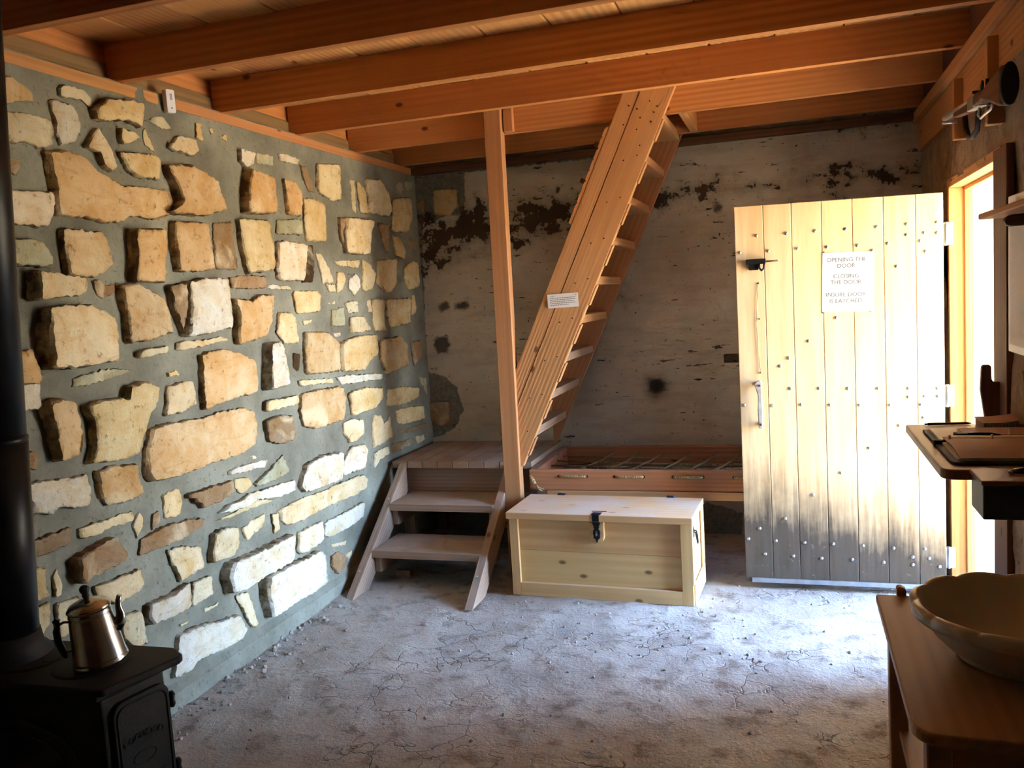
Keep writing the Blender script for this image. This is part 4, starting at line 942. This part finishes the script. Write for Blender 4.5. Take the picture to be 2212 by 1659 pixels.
MB().tube([(.662, 3.80, 2.10), (.664, 3.79, 2.05), (.664, 3.745, 2.005), (.664, 3.66, 1.992), (.664, 3.58, 2.005), (.66, 3.535, 2.06), (.655, 3.53, 2.125)], [.010]*7, 8).build('strap', M['leather'], t)
MB().tube([(.70, 3.53, 2.128), (.64, 3.53, 2.131)], .006, 8).build('nail', M['iron'], t)
# ---------------------------------------------------------------- shelf, desk and what lies on it
t = thing('wall_shelf', (.63, 2.75, 1.66), 'short wooden wall shelf jutting past the doorway at the right edge', 'shelf')
board('shelf_board', M['plate'], t, (.632, 3.0, 1.660), (.632, 2.3, 1.660), .148, .018, up=(1, 0, 0), bevel=.004)
m = poly_frame((0, 0, 0), (1, 0, 0), (0, 0, 1)); pts = [(.70, 1.650), (.70, 1.618), (.612, 1.618), (.600, 1.622), (.594, 1.634), (.600, 1.646), (.612, 1.650)]
MB().prism(pts, -2.86, -2.83, m).build('bracket', M['dark'], t, Matrix.Translation((.65, 2.845, 1.63)), .003)
t = thing('writing_desk', (.54, 2.85, .96), 'narrow reddish-brown wall desk with a rounded front corner, beside the doorway', 'desk')
def rrect(x0, y0, x1, y1, r, corners='abcd', n=6):
    out = []
    for k, (cx_, cy_, a0) in zip('abcd', ((x0+r, y0+r, pi), (x1-r, y0+r, 1.5*pi), (x1-r, y1-r, 0), (x0+r, y1-r, .5*pi))):
        if k in corners: out += [(cx_+r*cos(a0+i*pi/2/n), cy_+r*sin(a0+i*pi/2/n)) for i in range(n+1)]
        else: out.append({'a': (x0, y0), 'b': (x1, y0), 'c': (x1, y1), 'd': (x0, y1)}[k])
    return out
fm = Matrix.Rotation(pi/2, 4, 'Z'); fm.translation = Vector((.53, 2.83, .965))
MB().prism(rrect(.368, 2.455, .700, 3.205, .035, 'a'), .953, .981).build('top', M['desk'], t, fm, .006, seg=3)
for y in (2.75, 3.15): MB().prism([(.70, .952), (.44, .952), (.70, .80)], -y-.012, -y+.012, m).build('bracket', M['dark'], t, Matrix.Translation((.6, y, .9)), .002)
t = thing('clipboard', (.52, 2.83, .982), 'dark clipboard with a brown sheet and metal pins on the wall desk', 'clipboard')
MB().prism(rrect(.402, 2.51, .690, 3.052, .03, 'a'), .9815, .989).build('backing', M['leather'], t, None, .002)
MB().prism(rrect(.420, 2.535, .690, 3.04, .01, ''), .989, .995).build('paper_stack', M['paper'], t)
mb = MB(); n = 14                                                    # brown cover sheet with a lifted edge
P1 = [(2.53 + .29*i/n, .9965 + .010*sin(pi*i/n*.9) + (.004 if i == n else 0)) for i in range(n+1)]
mb.prism([(y, z) for y, z in P1] + [(y, z+.0012) for y, z in P1[::-1]], .425, .692, poly_frame((0, 0, 0), (0, 1, 0), (0, 0, 1)))
mb.build('cover_sheet', M['oldpaper'], t)
MB().prism([(2.90, .996), (3.03, .9965), (3.03, .9975), (2.90, .997)], .50, .692, poly_frame((0, 0, 0), (0, 1, 0), (0, 0, 1))).build('loose_sheet', M['oldpaper'], t)
for x in (.440, .552): MB().prism([(-.003, -.004), (.003, -.004), (.003, .004), (-.003, .004)], .99, 1.016, Matrix.Translation((x, 2.79, 0))).build('pin', M['zinc'], t, None, .001)
MB().box((.398, 2.79, .980), (.430, 2.81, 1.000)).build('binding_clip', M['leather'], t, None, .003)
t = thing('ballpoint_pen', (.50, 3.185, .985), 'maroon ballpoint pen lying at the far edge of the wall desk', 'pen')
MB().tube([(.434, 3.178, .9865), (.556, 3.19, .9865)], .0045, 10).build('barrel', M['dark'], t)
MB().tube([(.556, 3.19, .9865), (.570, 3.1915, .9855)], [.0045, .001], 10).build('tip', M['blackplastic'], t)
MB().tube([(.424, 3.177, .9865), (.440, 3.1785, .9865)], .003, 8).build('clicker', M['iron'], t)
t = thing('ballpoint_pen', (.52, 2.87, 1.004), 'black and green ballpoint pen lying on the clipboard papers', 'pen')
MB().tube([(.462, 2.868, 1.0065), (.50, 2.864, 1.0065), (.566, 2.856, 1.0065)], .0045, 10).build('barrel', M['greenplastic'], t)
MB().tube([(.566, 2.856, 1.0065), (.588, 2.853, 1.0045)], [.0045, .001], 10).build('tip', M['blackplastic'], t)
MB().box((.470, 2.853, 1.0075), (.500, 2.860, 1.010)).build('clip', M['blackplastic'], t, None, .001)
t = thing('notepad', (.64, 3.12, .982), 'thick spiral notepad with curled cover at the back of the wall desk', 'notepad')
MB().box((.582, 3.06, .9815), (.695, 3.195, 1.004)).build('pages', M['oldpaper'], t, None, .002)
mb = MB(); n = 10; P1 = [(.578 + .117*i/n, 1.0055 + .020*(max(0, i/n-.35))**1.5) for i in range(n+1)]
mb.prism(P1 + [(x, z+.0015) for x, z in P1[::-1]], -3.20, -3.055, m); mb.build('cover', M['oldpaper'], t)
mb = MB()
for i in range(12): mb.tube([(.586+i*.009+.004*cos(a*pi/4), 3.056, 1.000+.008*sin(a*pi/4)) for a in range(8)], .0011, 5, True)
mb.build('spiral', M['zinc'], t)
t = thing('cash_box', (.56, 2.37, .888), 'dark metal box with wooden lid fixed at the near end of the wall desk', 'box')
MB().box((.436, 2.305, .888), (.690, 2.448, .974)).build('body', M['boxmetal'], t, None, .004)
MB().box((.432, 2.300, .974), (.692, 2.452, .986)).build('lid', M['desk'], t, None, .003)
t = thing('marker_pen', (.56, 2.37, .986), 'fat black marker pen on the lid of the dark box', 'pen')
MB().tube([(.519, 2.388, .9925), (.542, 2.380, .996), (.596, 2.364, .996), (.640, 2.352, .996)], [.006, .009, .0095, .009], 10).build('barrel', M['blackplastic'], t)
MB().tube([(.508, 2.391, .991), (.519, 2.388, .9915)], [.0035, .006], 8).build('nib', M['zinc'], t)
t = thing('latch_bracket', (.67, 3.31, 1.06), 'dark notched wooden upright beside the doorway, behind the wall desk', 'bracket')
pts = [(.629, 1.0), (.618, 1.085), (.622, 1.165), (.628, 1.171), (.646, 1.171), (.651, 1.165), (.652, 1.122), (.658, 1.112), (.700, 1.110), (.700, .93), (.640, .93)]
MB().prism(pts, -3.32, -3.295, m).build('upright', M['dark'], t, Matrix.Translation((.66, 3.31, 1.05)) @ Matrix.Rotation(pi/2, 4, 'Y'), .003)
t = thing('framed_paper', (XR-.01, 2.99, 1.45), 'white framed paper hanging on the rubble wall at the right edge', 'frame')
MB().box((XR-.045, 2.78, 1.235), (XR-.005, 3.072, 1.72)).build('frame', M['whiteplastic'], t, None, .004)
MB().box((XR-.0465, 2.80, 1.26), (XR-.045, 3.05, 1.70)).build('sheet', M['paper'], t)
# ---------------------------------------------------------------- washstand and bowl
t = thing('washstand', (.44, 2.03, 0), 'low wooden washstand with rounded corner in the right foreground', 'table')
fm = Matrix.Rotation(pi/2, 4, 'Z'); fm.translation = Vector((.44, 2.03, .64))
MB().prism(rrect(.198, 1.662, .695, 2.415, .05, 'a'), .625, .650).build('top', M['maple'], t, fm, .006, seg=3)
for x, y in ((.245, 2.375), (.245, 1.715), (.66, 2.375), (.66, 1.715)):
    board('leg', M['maple'], t, (x, y, -.01), (x, y, .625), .045, .045, up=(1, 0, 0), bevel=.004)
board('apron', M['maple'], t, (.268, 2.375, .585), (.637, 2.375, .585), .075, .022)
board('apron', M['maple'], t, (.268, 1.715, .585), (.637, 1.715, .585), .075, .022)
board('lower_shelf', M['maple'], t, (.44, 1.70, .29), (.44, 2.40, .29), .39, .02, up=(1, 0, 0))
m2 = poly_frame((0, 0, 0), (1, 0, 0), (0, 0, 1))
MB().prism([(.249, .645), (.249, .668), (.252, .674), (.262, .674), (.272, .668), (.273, .645)], -2.428, -2.405, m2).build('back_peg', M['maple'], t, None, .003)
prof = [(0, .004), (.112, .002), (.124, .0), (.128, .008), (.124, .014), (.148, .026), (.172, .050), (.188, .078), (.195, .092), (.204, .088), (.215, .092), (.2215, .102), (.2215, .114), (.216, .122), (.207, .124), (.199, .118), (.192, .098), (.172, .060), (.140, .034), (.10, .022), (0, .018)]
def scallop(k, a, r, z):
    f = {9: .5, 10: .9, 11: 1, 12: 1, 13: 1, 14: .9, 15: .6}.get(k, 0); s = abs(sin(a*6+.3))**.38
    return r*(1 - .055*f*(1-s)), z - .009*f*(1-s)
t = thing('wash_bowl', (.458, 2.045, .650), 'large cream ceramic wash bowl with scalloped rim on the washstand', 'bowl')
MB().lathe(prof, 192, WM[t], scallop).build('bowl', M['ceramic'], t)
# ---------------------------------------------------------------- cast iron stove, pipe, coffee pot
ST = .580
t = thing('wood_stove', (-1.95, 1.75, 0), 'small black cast-iron box stove in the lower left corner', 'stove')
top = [(-2.25, 1.615), (-1.69, 1.630), (-1.672, 1.640), (-1.628, 1.790), (-1.612, 1.852), (-1.618, 1.872), (-1.674, 1.905), (-2.25, 1.885)]
MB().prism(top, ST-.022, ST).build('top_plate', M['castiron'], t, None, .006, seg=3)
inset = lambda d: [(-2.235, 1.615+d), (-1.70, 1.630+d), (-1.655-d*.5, 1.862-d), (-1.69, 1.893-d), (-2.235, 1.875-d)]
MB().prism(inset(.012), ST-.040, ST-.022).build('cornice', M['castiron'], t, None, .005)
MB().prism(inset(.022), .16, ST-.040).build('body', M['castiron'], t, None, .008, seg=3)
MB().prism([(-2.245, 1.61), (-1.66, 1.62), (-1.59, 1.885), (-2.245, 1.885)], .13, .16).build('base_plate', M['castiron'], t, None, .008, seg=3)
for x, y in ((-2.18, 1.66), (-1.74, 1.67), (-2.18, 1.84), (-1.70, 1.84)):
    MB().tube([(x, y, .135), (x+.01, y, .07), (x+.025 if x > -2 else x-.015, y, -.01)], [.026, .018, .024], 10).build('leg', M['castiron'], t)
p0 = Vector((-1.702, 1.648, 0)); p1 = Vector((-1.662, 1.848, 0)); u = (p1-p0).normalized(); FW = (p1-p0).length
ff = Matrix((u, Vector((0, 0, 1)), u.cross(Vector((0, 0, 1))))).transposed().to_4x4(); ff.translation = p0 + u.cross(Vector((0, 0, 1)))*.004
def fr2(x0, y0, x1, y1, r): return rrect(x0, y0, x1, y1, r, 'abcd', 5)
dr = MB().prism(fr2(.028, .20, FW-.002, .515, .035), -.006, .008, ff).build('fire_door', M['castiron'], t, ff, .004, seg=3)
mb = MB(); mb.tube([ff @ Vector((x, y, .008)) for x, y in fr2(.040, .215, FW-.012, .500, .028)], .003, 6, True); mb.build('door_bead', M['castiron'], dr, ff)
word = 'LOGWOOD'; cxx = FW*.54; R0 = .16
letters = MB(); lo = None
for i, ch in enumerate(word):
    a = (i-(len(word)-1)/2)*.115; o = text_mesh('lettering', ch, .024, ff @ Matrix.Translation((cxx + R0*sin(a), .405-R0+R0*cos(a)*1.0, .0085)) @ Matrix.Rotation(-a, 4, 'Z'), M['castiron'], dr, .0018)
MB().tube([ff @ Vector((cxx+.034*cos(a*pi/12), .345+.018*sin(a*pi/12), .008)) for a in range(24)], .002, 6, True).build('oval_badge', M['castiron'], dr, ff)
MB().box((cxx-.055, .278, .008), (cxx+.055, .288, .013), ff).build('draft_slot', M['iron'], dr, ff, .002)
pf = ff @ Matrix.Translation((cxx+.035, .225, .009)) @ Matrix.Rotation(.0, 4, 'Z')
pt = MB().box((-.045, -.012, 0), (.045, .012, .0012), pf).build('rating_plate', M['iron'], dr, pf)
mb = MB(); r6 = random.Random(8)
for yy in (.004, -.005):
    x = -.042
    while x < .040: w = r6.uniform(.003, .008); mb.box((x, yy-.0022, .0012), (min(x+w, .042), yy+.0022, .0016), pf); x += w+.0018
mb.build('plate_print', M['aged'], pt, pf)
for z in (.455, .262):
    MB().tube([ff @ Vector((FW+.006, z-.022, .004)), ff @ Vector((FW+.006, z-.014, .004)), ff @ Vector((FW+.006, z, .004)), ff @ Vector((FW+.006, z+.014, .004)), ff @ Vector((FW+.006, z+.022, .004))], [.006, .010, .007, .010, .006], 10).build('hinge_knuckle', M['castiron'], t)
sf = poly_frame((-1.98, 1.633, .36), (1, .027, 0), (0, 0, 1)); mb = MB()
mb.tube([sf @ Vector((.215*cos(a*pi/16), .115*sin(a*pi/16), .004)) for a in range(32)], .006, 8, True)
mb.tube([sf @ Vector((.165*cos(a*pi/16), .08*sin(a*pi/16), .004)) for a in range(32)], .004, 8, True); mb.build('side_medallion', M['castiron'], t, sf)
for x, y, r in ((-1.83, 1.765, .098), (-2.03, 1.755, .085)):
    c = MB().lathe([(0, .004), (r-.008, .004), (r-.003, .003), (r, .0)], 40, Matrix.Translation((x, y, ST))).build('cook_lid', M['castiron'], t)
    MB().box((x+r-.035, y-.008, ST+.0035), (x+r-.010, y+.004, ST+.0055)).build('lifter_slot', M['iron'], c)
t = thing('stove_pipe', (-2.115, 1.77, ST), 'tall matte black stove pipe rising from the stove at the left edge', 'stove pipe')
lean = Vector((.073, 0, 1)); b0 = Vector((-2.118, 1.765, ST))
def pp(z): return b0 + lean*(z)
MB().tube([pp(.045), pp(.62)], .078, 40).build('lower_section', M['pipe'], t)
MB().tube([pp(.62), pp(1.88)], .0755, 40).build('upper_section', M['pipe'], t)
MB().tube([pp(.612), pp(.618), pp(.624), pp(.63)], [.078, .0805, .0805, .076], 40).build('crimped_seam', M['pipe'], t)
MB().tube([b0, pp(.010), pp(.035), pp(.075)], [.112, .112, .088, .080], 40).build('flue_collar', M['castiron'], t)
t = thing('coffee_pot', (-1.795, 1.765, ST+.004), 'shiny steel coffee pot with black knob and handle on the black stove', 'coffee pot')
view = Vector((-1.8, 1.76, 0)).normalized()
PF = Matrix.Translation((-1.797, 1.768, ST+.0035)) @ Matrix.Translation(Vector((-.055, -.02, 0))) @ Matrix.Rotation(radians(-6.0), 4, view) @ Matrix.Translation(Vector((.055, .02, 0))) 
hx_ = Vector((-.80, -.60, 0)).normalized(); PF = PF @ Matrix.Rotation(math.atan2(hx_.y, hx_.x), 4, 'Z')   # local +X points to the handle
MB().lathe([(0, 0), (.068, 0), (.070, .003), (.070, .010), (.067, .013), (.069, .017), (.0665, .022), (.061, .075), (.055, .130), (.0535, .138), (.055, .142), (.0525, .147), (.052, .152), (0, .152)], 56, PF).build('body', M['steel'], t, PF)
ld = MB().lathe([(.0545, .152), (.056, .155), (.0545, .159), (.047, .168), (.030, .176), (.014, .180), (.010, .183), (0, .184)], 48, PF).build('lid', M['steel'], t, PF)
MB().lathe([(.006, .182), (.010, .188), (.0085, .194), (.013, .204), (.0125, .211), (.007, .217), (0, .218)], 20, PF).build('lid_knob', M['blackplastic'], ld, PF)
pq = lambda x, z, y=0: PF @ Vector((x, y, z))
MB().tube([pq(.078, .145), pq(.084, .138), pq(.081, .130), pq(.088, .112), pq(.089, .085), pq(.085, .060), pq(.082, .042), pq(.080, .034)], [.007, .0095, .006, .009, .0095, .009, .007, .004], 12).build('handle', M['blackplastic'], t, PF)
MB().tube([pq(.050, .128), pq(.066, .132), pq(.083, .126)], .0035, 8).tube([pq(.060, .052), pq(.072, .050), pq(.084, .054)], .0035, 8).build('handle_bracket', M['steel'], t, PF)
MB().tube([pq(-.054, .085), pq(-.068, .098), pq(-.073, .118), pq(-.071, .138), pq(-.074, .156), pq(-.080, .168)], [.018, .016, .012, .009, .0075, .007], 14).build('spout', M['steel'], t, PF)
# ---------------------------------------------------------------- small white sensor on the wall plate; loose dirt
t = thing('white_sensor', (XL+.04, 2.88, 2.34), 'small white plastic sensor box in the gap of the wall plate', 'sensor')
fm = poly_frame((XL+.018, 2.884, 2.343), (.12, .99, .02), (0, -.14, .99))
MB().prism(fr2(-.021, -.044, .021, .044, .007), 0, .024, fm).build('housing', M['whiteplastic'], t, fm, .003, seg=3)
mb = MB()
for i in range(3): mb.box((-.004+i*.004, .004, .0238), (-.002+i*.004, .028, .0245), fm)
mb.build('vent_slots', M['ink'], t, fm)
MB().tube([fm @ Vector((0, -.026, .0235)), fm @ Vector((0, -.026, .0248))], .0035, 10).build('indicator', M['ink'], t, fm)
def clods():
    mb = MB(); r = random.Random(11)
    for i in range(560):
        k = r.random()
        if k < .35: y = r.uniform(2.3, 5.0); x = XL + .04 + abs(r.gauss(0, .09))
        elif k < .5: x = r.uniform(-1.5, -.2); y = r.uniform(3.4, 4.2)
        else: x = r.uniform(-2.2, .65); y = r.uniform(1.6, 4.6)
        if (-1.40 < x < -.45 and 3.93 < y < 4.45) or (x < -1.36 and y > 3.72): continue
        s = r.uniform(.003, .008) * (1.7 if k < .35 and r.random() < .4 else 1)
        z = floor_z(x, y) + s*.3
        ret = bmesh.ops.create_icosphere(mb.bm, subdivisions=1, radius=s, matrix=Matrix.Translation((x, y, z)))
        for v in ret['verts']: v.co += Vector((r.uniform(-.35, .35), r.uniform(-.35, .35), r.uniform(-.35, .2)))*s
    return mb.build('dirt_crumbs', M['floor'])
tag(clods(), 'loose dirt crumbs scattered over the packed earth floor', 'dirt', kind='stuff')
